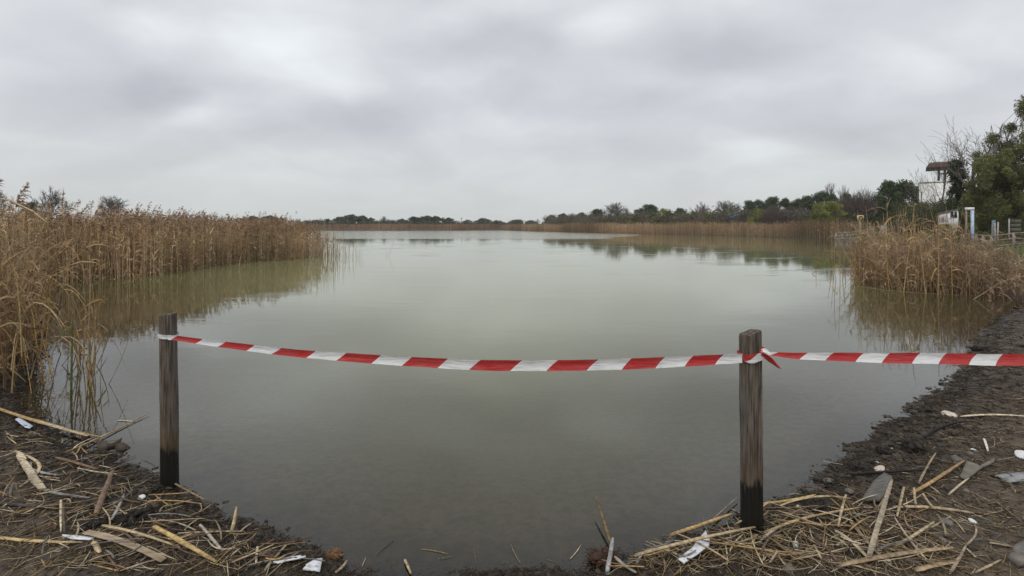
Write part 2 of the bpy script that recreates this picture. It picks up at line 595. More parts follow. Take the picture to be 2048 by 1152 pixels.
M = {
    'ground': make_ground_mat(),
    'water': make_water_mat(),
    'reed': attr_mat('dry_reed', 0.7, 0.30, 6.0, trans=0.35, gain=1.5),
    'stalk': attr_mat('dead_reed_stalk', 0.7, 0.45, 45.0, spec=0.25),
    'leaf': attr_mat('tree_leaves', 0.65, 0.25, 1.5, trans=0.35, gain=1.6),
    'grass': attr_mat('bank_grass', 0.7, 0.3, 1.2, trans=0.3),
    'bark': attr_mat('bark', 0.9, 0.3, 3.0),
    'mudlump': attr_mat('mud_lumps', 0.75, 0.35, 30.0, spec=0.35),
    'post_a': make_post_mat('weathered_log', 0.235, 0.85),
    'post_b': make_post_mat('weathered_squared_wood', 0.275, 0.45),
    'tape': make_tape_mat(),
    'white_plastic': simple('white_plastic', (0.72, 0.75, 0.78), 0.45, 0.10, 20, 0.001, 90, 0.4),
    'blue_white': simple('bluish_plastic', (0.55, 0.62, 0.72), 0.45, 0.12, 20, 0.001, 90, 0.4),
    'shell': simple('shell', (0.58, 0.49, 0.40), 0.5, 0.25, 60, 0.0008, 200, 0.4),
    'shell_w': simple('white_shell', (0.70, 0.70, 0.68), 0.45, 0.15, 60, 0.0008, 200, 0.4),
    'greyboard': simple('silvered_board', (0.135, 0.125, 0.11), 0.85, 0.35, 14, 0.003, 70, 0.25, (1, 6, 6)),
    'beigeboard': simple('muddy_board', (0.19, 0.17, 0.135), 0.88, 0.25, 18, 0.003, 70, 0.25),
    'slate': simple('pale_slate', (0.27, 0.275, 0.27), 0.8, 0.30, 25, 0.003, 80, 0.3),
    'stone': simple('muddy_stone', (0.15, 0.135, 0.115), 0.85, 0.3, 25, 0.003, 60, 0.3),
    'black_weed': simple('rotten_weed', (0.016, 0.013, 0.011), 0.6, 0.4, 40, 0.004, 90, 0.35),
    'sponge': simple('brown_sponge', (0.20, 0.11, 0.045), 0.9, 0.45, 60, 0.006, 120, 0.1),
    'blackmark': simple('black_print', (0.02, 0.02, 0.02), 0.6),
    'plank': attr_mat('split_wood', 0.8, 0.35, 30.0, stretch=(0.25, 3, 3)),
    'wall': simple('white_render', (0.80, 0.79, 0.76), 0.9, 0.10, 1.5, 0.004, 30),
    'roof': simple('brown_sheet_roof', (0.095, 0.055, 0.045), 0.8, 0.25, 2.0),
    'darkwood': simple('dark_timber', (0.07, 0.055, 0.042), 0.85, 0.3, 5.0),
    'glass': simple('dark_glass', (0.02, 0.024, 0.026), 0.1, 0.1, 5, spec=0.5),
    'whitepaint': simple('white_paint', (0.78, 0.79, 0.80), 0.6, 0.08, 6.0),
    'bluepaint': simple('pale_blue_paint', (0.45, 0.58, 0.72), 0.6, 0.10, 6.0),
    'dullblue': simple('dull_blue_board', (0.13, 0.18, 0.20), 0.8, 0.2, 6.0),
    'rail': simple('pale_timber', (0.36, 0.34, 0.30), 0.85, 0.25, 6.0),
    'greyrail': simple('greyed_timber', (0.29, 0.235, 0.19), 0.85, 0.3, 6.0),
    'sign': simple('yellow_board', (0.62, 0.50, 0.26), 0.6, 0.15, 6.0),
    'rust': simple('rusty_red', (0.18, 0.05, 0.035), 0.8, 0.25, 6.0),
    'blueroof': simple('blue_sheet', (0.05, 0.13, 0.22), 0.6, 0.2, 2.0),
    'shed': simple('mossy_grey_board', (0.10, 0.10, 0.072), 0.9, 0.3, 3.0),
}

def dirty(name, col):
    m, t, b = principled(name)
    geo_ = t.n('ShaderNodeNewGeometry'); P = geo_.outputs['Position']
    n = t.noise(P, 28, 5, 0.65); n2 = t.noise(P, 160, 3, 0.6)
    c = t.mix(t.ramp(n, 0.47, 0.72, 0, 0.75), col, (0.20, 0.16, 0.115))
    c = t.mix(t.ramp(n2, 0.62, 0.72, 0, 0.8), c, (0.05, 0.04, 0.03))
    t.l(c, b.inputs['Base Color']); b.inputs['Roughness'].default_value = 0.5
    t.l(t.bump(t.noise(P, 40, 3, 0.5), 0.5, 0.004), b.inputs['Normal'])
    return m


M['white_plastic'] = dirty('muddied_white_plastic', (0.72, 0.745, 0.77))
M['blue_white'] = dirty('muddied_bluish_plastic', (0.55, 0.62, 0.72))

# ------------------------------------------------------------------ ground and water (polar sheets round the camera)


def polar(angs, rads):
    A, Rr = np.meshgrid(angs, rads)
    return Rr * np.sin(A), Rr * np.cos(A)


def geo(a, b, ratio):
    n = int(math.log(b / a) / math.log(ratio)) + 1
    return a * (b / a) ** (np.arange(n) / (n - 1))


front = np.radians(np.arange(-62, 62.01, 0.22))
rest = np.radians(np.arange(64, 296.01, 4.0))
ANG = np.concatenate([front, rest])
RAD = np.concatenate([[0.4, 0.9, 1.4, 1.7], geo(1.9, 9.0, 1.0085), geo(9.15, 60, 1.018)[0:], geo(61.5, 700, 1.04)])


def build_ground():
    X, Y = polar(ANG, RAD)
    h, d = height(X, Y, True, True)
    na = len(ANG); nr = len(RAD)
    V = np.stack([X, Y, h], -1).reshape(-1, 3)
    i = np.arange(nr - 1)[:, None] * na; j = np.arange(na)[None]; j2 = (j + 1) % na
    Q = np.stack([i + j, i + j2, i + na + j2, i + na + j], -1).reshape(-1, 4)
    Q = Q[:, ::-1]
    a = Acc(); a.add(V, Q)
    # close the hole at the camera's feet with a fan of degenerate-free quads
    c = len(V); a.add([[0, 0, hz(0, 0)]], np.zeros((0, 4), int))
    fan = np.stack([np.full(na // 2, c), np.arange(0, na - 1, 2)[:na // 2], np.arange(1, na, 2)[:na // 2], (np.arange(2, na + 1, 2) % na)[:na // 2]], 1)
    a.q.append(fan[:, ::-1])
    o = a.build('ground', M['ground'], smooth=True)
    me = o.data
    x = np.append(X.ravel(), 0); y = np.append(Y.ravel(), 0); dd = np.append(d.ravel(), 1)
    gr = sstep(11, 15, x) * sstep(0.9, 2.2, dd) * sstep(8, 13, y) * (y < 75)
    gr = gr * (0.55 + 0.45 * sstep(-0.2, 0.2, fbm(x * .4, y * .4, 3, 77)))
    fr = np.maximum(sstep(58, 80, y) * sstep(0, 6, dd), sstep(18, 40, -x) * sstep(0, 5, dd))
    at_ = me.attributes.new('cover', 'FLOAT_COLOR', 'POINT')
    at_.data.foreach_set('color', np.stack([gr, fr, gr * 0, gr * 0 + 1], 1).ravel())
    tag(o, 'dark brown muddy bank and lake bed', None, None, 'structure')
    return o


def build_water():
    fr = np.radians(np.arange(-66, 66.01, 0.5))
    ra = np.concatenate([geo(1.9, 9.0, 1.02), geo(9.3, 260, 1.035)])
    X, Y = polar(fr, ra)
    h, d = height(X, Y, True, True)
    na, nr = len(fr), len(ra)
    i = np.arange(nr - 1)[:, None] * na; j = np.arange(na - 1)[None]
    Q = np.stack([i + j, i + na + j, i + na + j + 1, i + j + 1], -1).reshape(-1, 4)
    Q = Q[:, ::-1]
    hb = h.ravel()
    keep = hb[Q].min(1) < 0.03
    Q = Q[keep]
    Q = Q[:, ::-1]
    used = np.unique(Q); remap = np.full(len(hb), -1); remap[used] = np.arange(len(used))
    V = np.stack([X.ravel(), Y.ravel(), np.zeros(X.size)], 1)[used]
    a = Acc(); a.add(V, remap[Q])
    o = a.build('water', M['water'], smooth=True)
    if o.data.polygons[0].normal.z < 0:
        o.data.flip_normals()
    dep = np.maximum(-height(V[:, 0], V[:, 1], False), 0)
    off = np.maximum(-sdf(V[:, 0], V[:, 1]), 0)
    murk = 1 - np.exp(-dep * 5.5)
    offs = sstep(0.6, 6.5, off)
    x, y = V[:, 0], V[:, 1]
    edge = 55 + np.maximum(x - 12, 0) * 2.6
    wind = sstep(edge - 6, edge + 26, y) * sstep(0.0, 3.0, off)
    at_ = o.data.attributes.new('water', 'FLOAT_COLOR', 'POINT')
    at_.data.foreach_set('color', np.stack([murk, offs, wind, wind * 0 + 1], 1).ravel())
    tag(o, 'calm murky pond water reflecting the grey sky', None, None, 'structure')
    return o


build_ground()
build_water()

# ------------------------------------------------------------------ reeds
TAN = np.array([0.40, 0.315, 0.195]); OCH = np.array([0.31, 0.215, 0.122]); GREYT = np.array([0.34, 0.285, 0.205]); BRN = np.array([0.165, 0.108, 0.066])


def reed_cols(n, dark=1.0):
    w = rng.random((n, 1)); k = rng.random((n, 1))
    c = TAN * w + OCH * (1 - w)
    c = np.where(k > 0.8, c * 0.4 + GREYT * 0.6, c)
    c = np.where(k < 0.15, BRN * 1.3, c)
    return c * rng.uniform(0.65, 1.2, (n, 1)) * dark


def in_poly(x, y, poly):
    p = np.array(poly); ins = np.zeros(x.shape, bool)
    for i in range(len(p)):
        a = p[i]; b = p[(i + 1) % len(p)]
        c1 = (a[1] <= y) & (b[1] > y); c2 = (a[1] > y) & (b[1] <= y)
        cr = (b[0] - a[0]) * (y - a[1]) - (b[1] - a[1]) * (x - a[0])
        ins ^= (c1 & (cr > 0)) | (c2 & (cr < 0))
    return ins


def scatter_poly(poly, n):
    p = np.array(poly); lo = p.min(0); hi = p.max(0); X = []; Y = []
    got = 0
    while got < n:
        x = rng.uniform(lo[0], hi[0], n * 2); y = rng.uniform(lo[1], hi[1], n * 2)
        k = in_poly(x, y, poly)
        X.append(x[k]); Y.append(y[k]); got += k.sum()
    return np.concatenate(X)[:n], np.concatenate(Y)[:n]


def stem_paths(x, y, z0, H, lean, K=5, bend=0.12):
    """K points per stem; lean: sideways drift of the tip as a share of the height"""
    n = len(x)
    th = rng.uniform(0, 2 * math.pi, n)
    t = np.linspace(0, 1, K)
    L = lean * np.abs(rng.normal(size=n)) * H
    ph = rng.uniform(0, 2 * math.pi, n)
    off = L[:, None] * t ** 1.7
    wob = bend * H[:, None] * 0.25 * np.sin(t * math.pi)[None] * rng.normal(size=n)[:, None]
    P = np.zeros((n, K, 3))
    P[..., 0] = x[:, None] + off * np.cos(th)[:, None] + wob * np.cos(ph)[:, None]
    P[..., 1] = y[:, None] + off * np.sin(th)[:, None] + wob * np.sin(ph)[:, None]
    P[..., 2] = z0[:, None] + H[:, None] * t - 0.35 * off ** 2 / np.maximum(H[:, None], .1)
    return P


def leaf_paths(P, H, per, lo, hi, length, droop, K=4):
    """long reed leaves leaving the stems at random heights"""
    n = len(P)
    idx = np.repeat(np.arange(n), per)
    m = len(idx)
    t = rng.uniform(lo, hi, m)
    Kp = P.shape[1]
    f = t * (Kp - 1); i0 = np.minimum(f.astype(int), Kp - 2); fr = (f - i0)[:, None]
    S = P[idx, i0] * (1 - fr) + P[idx, i0 + 1] * fr
    a = rng.uniform(0, 2 * math.pi, m)
    L = length * rng.uniform(0.5, 1.25, m)
    s = np.linspace(0, 1, K)
    up = rng.uniform(0.25, 1.0, m)
    out = rng.uniform(0.25, 0.75, m)
    dz = L[:, None] * (up[:, None] * s - droop * rng.uniform(0.4, 1.6, m)[:, None] * s ** 2)
    dr = L[:, None] * out[:, None] * s
    Q = np.zeros((m, K, 3))
    Q[..., 0] = S[:, None, 0] + dr * np.cos(a)[:, None]
    Q[..., 1] = S[:, None, 1] + dr * np.sin(a)[:, None]
    Q[..., 2] = S[:, None, 2] + dz
    return Q, idx


def plume_paths(tips, dirs, size, per=12, K=3):
    """feathery seed heads at the stem tips"""
    n = len(tips); idx = np.repeat(np.arange(n), per); m = len(idx)
    s = rng.uniform(0, 1, m)
    base = tips[idx] + np.array([0, 0, 1.0]) * (s * size * rng.uniform(.8, 1.0, m))[:, None] + dirs[idx] * (s ** 2 * size * 0.5)[:, None]
    L = size * (0.55 - 0.35 * s) * rng.uniform(0.6, 1.2, m)
    d = unit(rng.normal(size=(m, 3)) * np.array([.5, .5, .35]) + dirs[idx] * 0.9 + np.array([0, 0, 0.35]))
    t = np.linspace(0, 1, K)
    Q = base[:, None] + d[:, None] * (L[:, None] * t)[..., None]
    Q[..., 2] -= (L[:, None] * 0.5 * t ** 2)
    return Q, idx


def reed_bed(name, label, poly, n, hmean, hsd, sw, lw, per, plume_share, lean=0.07, K=4, leafL=0.5, plume=0.2, dark=1.0, edge_h=None, tone=None, pper=12, xy=None, patch=.35, pscale=.5):
    x, y = xy if xy is not None else scatter_poly(poly, n)
    n = len(x)
    z0 = height(x, y, False) - 0.03
    H = np.clip(rng.normal(hmean, hsd, n), hmean * 0.45, hmean * 1.6)
    if edge_h is not None: H = H * edge_h(x, y)
    H = np.maximum(H - z0, 0.35)
    P = stem_paths(x, y, z0, H, lean, K)
    C = reed_cols(n, dark)
    if tone is not None: C = C * np.array(tone)
    C = C * (1 + patch * fbm(x * pscale, y * pscale, 3, 19))[:, None]
    H = H * (1 + .10 * fbm(x * pscale * 2, y * pscale * 2, 2, 29))
    P = stem_paths(x, y, z0, H, lean, K)
    a = Acc()
    wid = sw * rng.uniform(0.7, 1.4, (n, 1)) * np.linspace(1, 0.45, K)[None]
    a.tubes(P, wid / 2, 3, C)
    Lf, idx = leaf_paths(P, H, per, 0.12, 0.95, leafL, 0.55)
    a.ribbons(Lf, lw * rng.uniform(0.6, 1.3, (len(Lf), 1)) * np.array([0.6, 1.0, 0.75, 0.1])[None], C[idx] * rng.uniform(0.75, 1.25, (len(idx), 1)))
    k = np.where((rng.random(n) < plume_share) & (H > hmean * 0.85))[0]
    if len(k):
        tips = P[k, -1]; a0 = rng.uniform(-0.6, 0.9, len(k))
        dirs = np.stack([np.cos(a0), np.sin(a0) * .5, a0 * 0], 1)
        Pl, pi = plume_paths(tips - np.array([0, 0, .04]), dirs, plume, pper)
        pc = BRN * rng.uniform(0.8, 1.5, (len(k), 1))
        a.ribbons(Pl, plume * 0.10 * rng.uniform(0.6, 1.3, (len(Pl), 1)) * np.array([0.7, 1, 0.3])[None], pc[pi])
    o = a.build(name, M['reed'])
    tag(o, label, 'reeds', None, 'stuff')
    return o


def band(line, n, depth):
    """points in a strip of the given depth on the land side of a shoreline polyline"""
    L = np.array(line, float); seg = np.diff(L, axis=0); ln = np.hypot(seg[:, 0], seg[:, 1])
    i = rng.choice(len(seg), n, p=ln / ln.sum()); t = rng.random(n)
    p = L[i] + seg[i] * t[:, None]
    nrm = np.stack([seg[i, 1], -seg[i, 0]], 1) / ln[i][:, None]
    w = rng.random(n) ** 1.5 * depth - 0.4
    p = p - nrm * w[:, None] + rng.normal(size=(n, 2)) * 0.3
    return p[:, 0], p[:, 1]


# left bed: its edge along the water is dense, the mass behind rises a little
LEFT_BED = [(-14.6, 14.4), (-13.4, 15.1), (-12.2, 16.0), (-12.1, 18.6), (-12.5, 21.3), (-12.2, 23.0), (-11.0, 24.6), (-10.2, 26.4), (-9.9, 28.2), (-11.5, 30.5),
            (-14.5, 35), (-20, 42), (-38, 48), (-40, 36), (-30, 24), (-19, 15.5)]


def left_h(x, y):
    s = sstep(-10, -15.5, x)
    return (0.74 + 0.32 * s) * (1 - 0.30 * sstep(590, 680, CX + F * x / y)) + 0.13 * fbm(x * .35, y * .35, 2, 4)


fx, fy = scatter_poly(LEFT_BED, 15000)
ex_, ey_ = band([(-14.6, 14.4), (-13.4, 15.1), (-12.2, 16.0), (-12.1, 18.6), (-12.5, 21.3), (-12.2, 23.0), (-11.0, 24.6), (-10.4, 26.2), (-10.2, 27.6), (-11.2, 29.4)], 4200, 1.8)
keep = (rng.random(len(fx)) < np.exp(-np.maximum(0, -8.5 - fx - 0.22 * (fy - 16)) / 11.0))
allx = np.concatenate([fx[keep], ex_]); ally = np.concatenate([fy[keep], ey_])
ppx = CX + F * allx / ally
thin = rng.random(len(allx)) < np.where(ppx > 585, np.exp(-(ppx - 585) / 34.0), 1.0)
allx, ally = allx[thin], ally[thin]
reed_bed('reed_bed', 'wide bed of tall tan reeds reaching into the water on the left', None, 0, 1.72, 0.19, 0.016, 0.024, 4, 0.30,
         lean=0.06, leafL=0.36, plume=0.26, edge_h=left_h, pper=12, xy=(allx, ally), dark=1.3)
# sparse outer stems trailing off the tip of the left bed
ty = rng.uniform(25.5, 29.5, 210); tp_ = 628 + np.abs(rng.normal(0, 44, 210)); tx = (tp_ - CX) / F * ty
reed_bed('reed_fringe', 'thin scattered reeds in open water off the tip of the left bed', None, 0, 1.15, 0.42, 0.017, 0.02, 1, 0.0, lean=0.09, leafL=0.3, xy=(tx, ty), edge_h=lambda x, y: 1.05 - 0.55 * sstep(640, 730, CX + F * x / y))


x, y = band([(-100, 160), (-84, 178), (-66, 183), (-40, 182), (-20, 184), (-5, 203)], 5200, 9)
reed_bed('reed_belt', 'low reddish brown reed belt along the far shore', None, 0, 2.25, 0.16, 0.05, 0.06, 2, 0.06, lean=0.05, K=3, leafL=0.6, plume=0.3, tone=(0.82, 0.72, 0.74), pper=5, patch=.6, pscale=.09, xy=(x, y))
x, y = band([(-5, 203), (10, 150), (24, 109), (33, 91), (38, 74.5), (39.3, 62)], 11000, 8)
hh = lambda x, y: 0.92 + 0.30 * (fbm(x * .18, y * .18, 3, 8)) + 0.06 * sstep(120, 60, y)
reed_bed('reed_belt', 'tan reed belt curving along the far right shore below the trees', None, 0, 2.15, 0.2, 0.034, 0.045, 3, 0.14, lean=0.05, K=3, leafL=0.5, plume=0.28, pper=6, xy=(x, y), edge_h=hh, patch=.6, pscale=.12, tone=(1.0, 0.93, 0.9), dark=0.95)

# right clump
CLUMP = [(10.2, 15.2), (9.6, 13.6), (9.75, 12.5), (10.6, 11.8), (12.0, 12.3), (14.5, 14.6), (18.5, 19.8), (17.5, 21), (13.5, 18.2), (11.6, 17.3)]
cx_, cy_ = scatter_poly(CLUMP, 3400)
reed_bed('reed_clump', 'tangled brown reed clump at the water edge on the right', None, 0, 1.12, 0.30, 0.013, 0.018, 4, 0.05, lean=0.22, K=5, leafL=0.5, plume=0.16, xy=(cx_, cy_),
         tone=(0.84, 0.80, 0.82), edge_h=lambda x, y: (1.0 + 0.25 * fbm(x * 1.2, y * 1.2, 2, 6)) * (1 - 0.74 * sstep(11.3, 14.0, x)))
cx3, cy3 = scatter_poly([(10.2, 15.2), (9.8, 13.6), (10, 12.6), (11.3, 12.4), (14, 15.5), (12.5, 17), (11.6, 17)], 170)
reed_bed('tall_reeds', 'thin taller reeds rising above the tangled right clump', None, 0, 1.75, 0.28, 0.014, 0.018, 3, 0.1, lean=0.14, K=5, leafL=0.4, plume=0.14, xy=(cx3, cy3), tone=(1.0, 0.95, 0.9))
cx4, cy4 = scatter_poly([(9.9, 15.0), (9.3, 13.8), (9.4, 12.6), (10.3, 11.7), (11.2, 11.9), (10.4, 13), (10.2, 14.8)], 230)
reed_bed('leaning_reeds', 'loose reeds leaning out over the water along the front of the right clump', None, 0, 1.0, 0.35, 0.012, 0.016, 2, 0.0, lean=0.42, K=5, leafL=0.4, xy=(cx4, cy4), tone=(0.95, 0.9, 0.85))
# collapsed stems at the foot of the right clump
cx2, cy2 = scatter_poly([(10.4, 11.4), (11.0, 10.2), (13.5, 10.4), (17, 13.5), (18, 17), (14, 15), (11.5, 13)], 900)
reed_bed('fallen_reeds', 'collapsed tangle of dead reeds on the dark bank right of the clump', None, 0, 0.6, 0.25, 0.012, 0.018, 3, 0.0, lean=0.9, K=5, leafL=0.45, xy=(cx2, cy2), tone=(0.8, 0.76, 0.78))
# left foreground thicket
NEARL = [(-5.0, 4.55), (-4.8, 4.9), (-5.35, 5.7), (-6.3, 6.8), (-7.7, 8.2), (-9.6, 9.9), (-11.5, 10), (-9.5, 6.5), (-7, 4.9)]
nx, ny = scatter_poly(NEARL, 1700)
reed_bed('reed_thicket', 'dense golden reed thicket at the left edge beside the camera', None, 0, 1.12, 0.26, 0.010, 0.017, 5, 0.0, lean=0.20, K=6, leafL=0.6, xy=(nx, ny), tone=(0.92, 0.86, 0.78))


# individual reeds one can pick out ------------------------------------------------
def reed_thing(name, label, pts, w, col, leaves=0, leafL=0.4, plume=0.0, group=None, pdir=(1, 0, 0), leaf_lo=0.3, leafw=None, cat='reed', tip=0.4):
    """a single reed along pts (list of 3D points): stem, leaves, seed plume"""
    pts = np.array(pts, float)
    K = 9
    # smooth Catmull-like resample
    s = np.linspace(0, 1, len(pts)); u = np.linspace(0, 1, K)
    co = [np.polyfit(s, pts[:, i], min(len(pts) - 1, 3)) for i in range(3)]
    P = np.stack([np.polyval(c, u) for c in co], 1)[None]
    root = P[0, 0].copy()
    e = empty(name, tuple(root))
    P = P - root
    a = Acc(); a.tubes(P, (w / 2 * np.linspace(1, tip, K))[None], 6, np.array([col]))
    a.build('stem', M['stalk'], e, smooth=True)
    H = np.array([np.linalg.norm(P[0, -1])])
    lw = leafw or w * 1.5
    for i in range(leaves):
        Lf, _ = leaf_paths(P, H, 1, leaf_lo, 0.95, leafL, 0.7, 6)
        b = Acc(); b.ribbons(Lf, lw * np.array([0.5, 1, 1, .8, .5, .08])[None], np.array([col]) * rng.uniform(.8, 1.15))
        b.build('leaf', M['reed'], e)
    if plume:
        Pl, _ = plume_paths(P[:, -1] - np.array([0, 0, .02]), np.array([pdir], float), plume, 70, 4)
        b = Acc(); b.ribbons(Pl, plume * 0.035 * np.array([0.8, 1, .8, .3])[None], BRN * rng.uniform(.8, 1.6, (len(Pl), 1)))
        b.build('seed_plume', M['reed'], e)
    tag(e, label, cat, group)
    return e


def stand(px, py_base, px_top, py_top, d_off=0.0):
    """reed standing in the water at pixel base, leaning to the top pixel at the same distance"""
    b = ground(px, py_base) if py_base < 10000 else None
    d = F * EYE / (py_base - HY)
    b = at(px, py_base, d)
    t_ = at(px_top, py_top, d + d_off)
    b[2] = min(hz(b[0], b[1]), 0) - 0.05
    return b, t_


G1 = (0.40, 0.27, 0.12); G2 = (0.30, 0.18, 0.07); G3 = (0.46, 0.36, 0.21); G4 = (0.24, 0.19, 0.12)
# arching broken stalk at the very left
reed_thing('arching_reed', 'thick pale reed stalk arching in from the left edge above the thicket',
           [(-5.6, 4.75, 0.2), (-5.62, 4.75, 1.35), tuple(at(-60, 398, 4.6)), tuple(at(15, 406, 4.6)), tuple(at(60, 426, 4.6)), tuple(at(103, 457, 4.6))], 0.026, (0.45, 0.36, 0.20), tip=0.35)
b, t_ = stand(20, 640, 32, 412)
reed_thing('plumed_reed', 'tall reed with a brown feathery plume bent to the right, top left', [b, b * .5 + t_ * .5, t_], 0.013, G2, 1, 0.4, 0.42, pdir=(1.0, 0, 0.25))
b, t_ = stand(-60, 640, -12, 395)
reed_thing('plumed_reed', 'dark reed plume cut by the left edge of the picture', [b, b * .5 + t_ * .5, t_], 0.013, G4, 0, 0.4, 0.3, pdir=(0.9, 0, 0.5))
b, t_ = stand(138, 640, 124, 415)
reed_thing('tall_reed', 'straight tall reed with a brown spike standing clear of the thicket', [b, (b + t_) / 2 + np.array([.03, 0, 0]), t_], 0.014, G1, 2, 0.45, 0.22, pdir=(0.25, 0, 1.2), leaf_lo=0.5)
# reeds standing in the shallows next to the left thicket
spec = []
for i in range(34):
    bx = rng.choice([rng.normal(120, 22), rng.normal(180, 9), rng.normal(85, 30), rng.normal(150, 20)])
    by = rng.uniform(690, 790)
    top = rng.uniform(545, 660) if i % 4 else rng.uniform(470, 540)
    spec.append((bx, by, bx + rng.normal(0, 26), top))
SL = 'thin brown reed standing in the shallow water beside the left thicket'
for (bx, by, tx_, ty_) in spec:
    b, t_ = stand(bx, by, tx_, ty_)
    mid = (b + t_) / 2 + np.array([rng.normal(0, .03), rng.normal(0, .03), 0])
    reed_thing('shallows_reed', SL, [b, mid, t_], rng.uniform(.008, .015), np.array(random.choice([G1, G2, G2, G4])) * .9, int(rng.integers(0, 3)), 0.35, group='reeds in the shallows on the left')
reed_thing('cattail_blade', 'upright green blade among the brown reeds in the left shallows', [at(142, 770, 5.0) * (1, 1, 0) - (0, 0, .1), at(144, 690, 5.0), at(146, 628, 5.0)], 0.022, (0.10, 0.13, 0.04), 1, 0.4, leafw=.02)
b, t_ = stand(205, 768, 268, 645)
reed_thing('bowed_reed', 'dark bare stem leaning right over the water near the round post', [b, (b + t_) / 2 + (.02, 0, -.03), t_], 0.007, G4)
b, t_ = stand(200, 772, 256, 745)
reed_thing('looping_reed', 'thin dark stem looping down to the water left of the round post', [b, at(214, 678, 5.15), at(240, 705, 5.15), t_], 0.006, G4)
# stems in open water left of the right clump
SR = 'slender reed standing in open water left of the right clump'
for (bx, by, tx_, ty_) in [(1630, 548, 1632, 520), (1660, 556, 1655, 515), (1668, 558, 1662, 500), (1676, 560, 1672, 455), (1680, 560, 1677, 440), (1684, 560, 1690, 505),
                           (1700, 565, 1698, 478), (1704, 566, 1706, 505), (1708, 566, 1715, 470), (1714, 568, 1712, 500), (1720, 570, 1724, 440), (1727, 570, 1740, 460), (1696, 563, 1690, 520)]:
    b, t_ = stand(bx, by, tx_, ty_)
    reed_thing('slender_reed', SR, [b, (b + t_) / 2 + np.array([rng.normal(0, .03), 0, 0]), t_], rng.uniform(.014, .022), random.choice([G1, G2, G1]), int(rng.integers(0, 3)), 0.4, group='reeds in open water by the right clump')
# broken stems of the right clump
reed_thing('fallen_reed', 'long pale fallen stalk floating along the front of the right clump', [at(1716, 572, 13.6), at(1800, 583, 12.5), at(1880, 588, 12.0), at(1958, 592, 11.7)], 0.013, (0.26, 0.20, 0.13))
b, t_ = stand(1853, 588, 1836, 455)
reed_thing('leaning_stalk', 'thick tan stalk standing tallest in the middle of the right clump', [b, (b + t_) / 2, t_], 0.028, G1, 3, .5)
reed_thing('bent_stalk', 'pale stalk bent into an arch low in the right clump', [at(1829, 575, 12.6), at(1832, 556, 12.6), at(1838, 545, 12.6), at(1852, 538, 12.5)], 0.022, (0.46, 0.38, 0.24))
reed_thing('leaning_stalk', 'long thin branch propped from the mud against the right bank', [at(1945, 600, 11.2), at(1985, 575, 11.0), at(2020, 558, 10.8), at(2075, 550, 10.6)], 0.022, (0.33, 0.25, 0.15))
for k, (x0, y0, x1, y1, lb) in enumerate([(1905, 588, 1900, 440, 'straight pale stalk near the right end of the right clump'), (1876, 590, 1878, 430, 'straight tan stalk right of the middle of the right clump'),
                                          (1780, 580, 1766, 425, 'tan stalk leaning left out of the left part of the right clump'), (1805, 585, 1830, 405, 'tallest thin stalk leaning right out of the right clump')]):
    b, t_ = stand(x0, y0, x1, y1)
    reed_thing('leaning_stalk', lb, [b, (b + t_) / 2, t_], 0.022, G1, 2, .5)
for (x0, y0, x1, y1, lb) in [(340, 522, 395, 500, 'pale broken reed jutting from the foot of the left bed'), (330, 533, 375, 527, 'low bent reed at the waterline of the left bed'), (478, 530, 483, 512, 'single pale stake standing in front of the left bed')]:
    d = F * EYE / (max(y0, y1) + 6 - HY)
    reed_thing('broken_reed', lb, [at(x0, y0 + 4, d), at((x0 + x1) / 2, (y0 + y1) / 2 - 3, d), at(x1, y1, d)], 0.03, (0.45, 0.36, 0.22))

# bent golden reeds over the left thicket
SB = 'bent golden reed leaf stalk drooping out of the left thicket'
for i in range(30):
    x0 = rng.uniform(-60, 95); y0 = rng.uniform(560, 760); d = rng.uniform(4.6, 6.0)
    s = rng.choice([-1, 1, 1]); w_ = rng.uniform(50, 140) * s; hgt_ = rng.uniform(10, 90)
    p0 = at(x0, y0 + 90, d); p0[2] = max(p0[2], hz(p0[0], p0[1]))
    x1 = min(x0 + w_, 175)
    reed_thing('drooping_reed', SB, [p0, at(x0 + (x1 - x0) * .25, y0 - hgt_, d), at(x0 + (x1 - x0) * .65, y0 - hgt_ - 12, d - .1), at(x1, y0 - hgt_ + rng.uniform(0, 60), d - .15)], rng.uniform(.008, .014), random.choice([G1, G3, G1, G2]), 0, group='bent reeds of the left thicket')

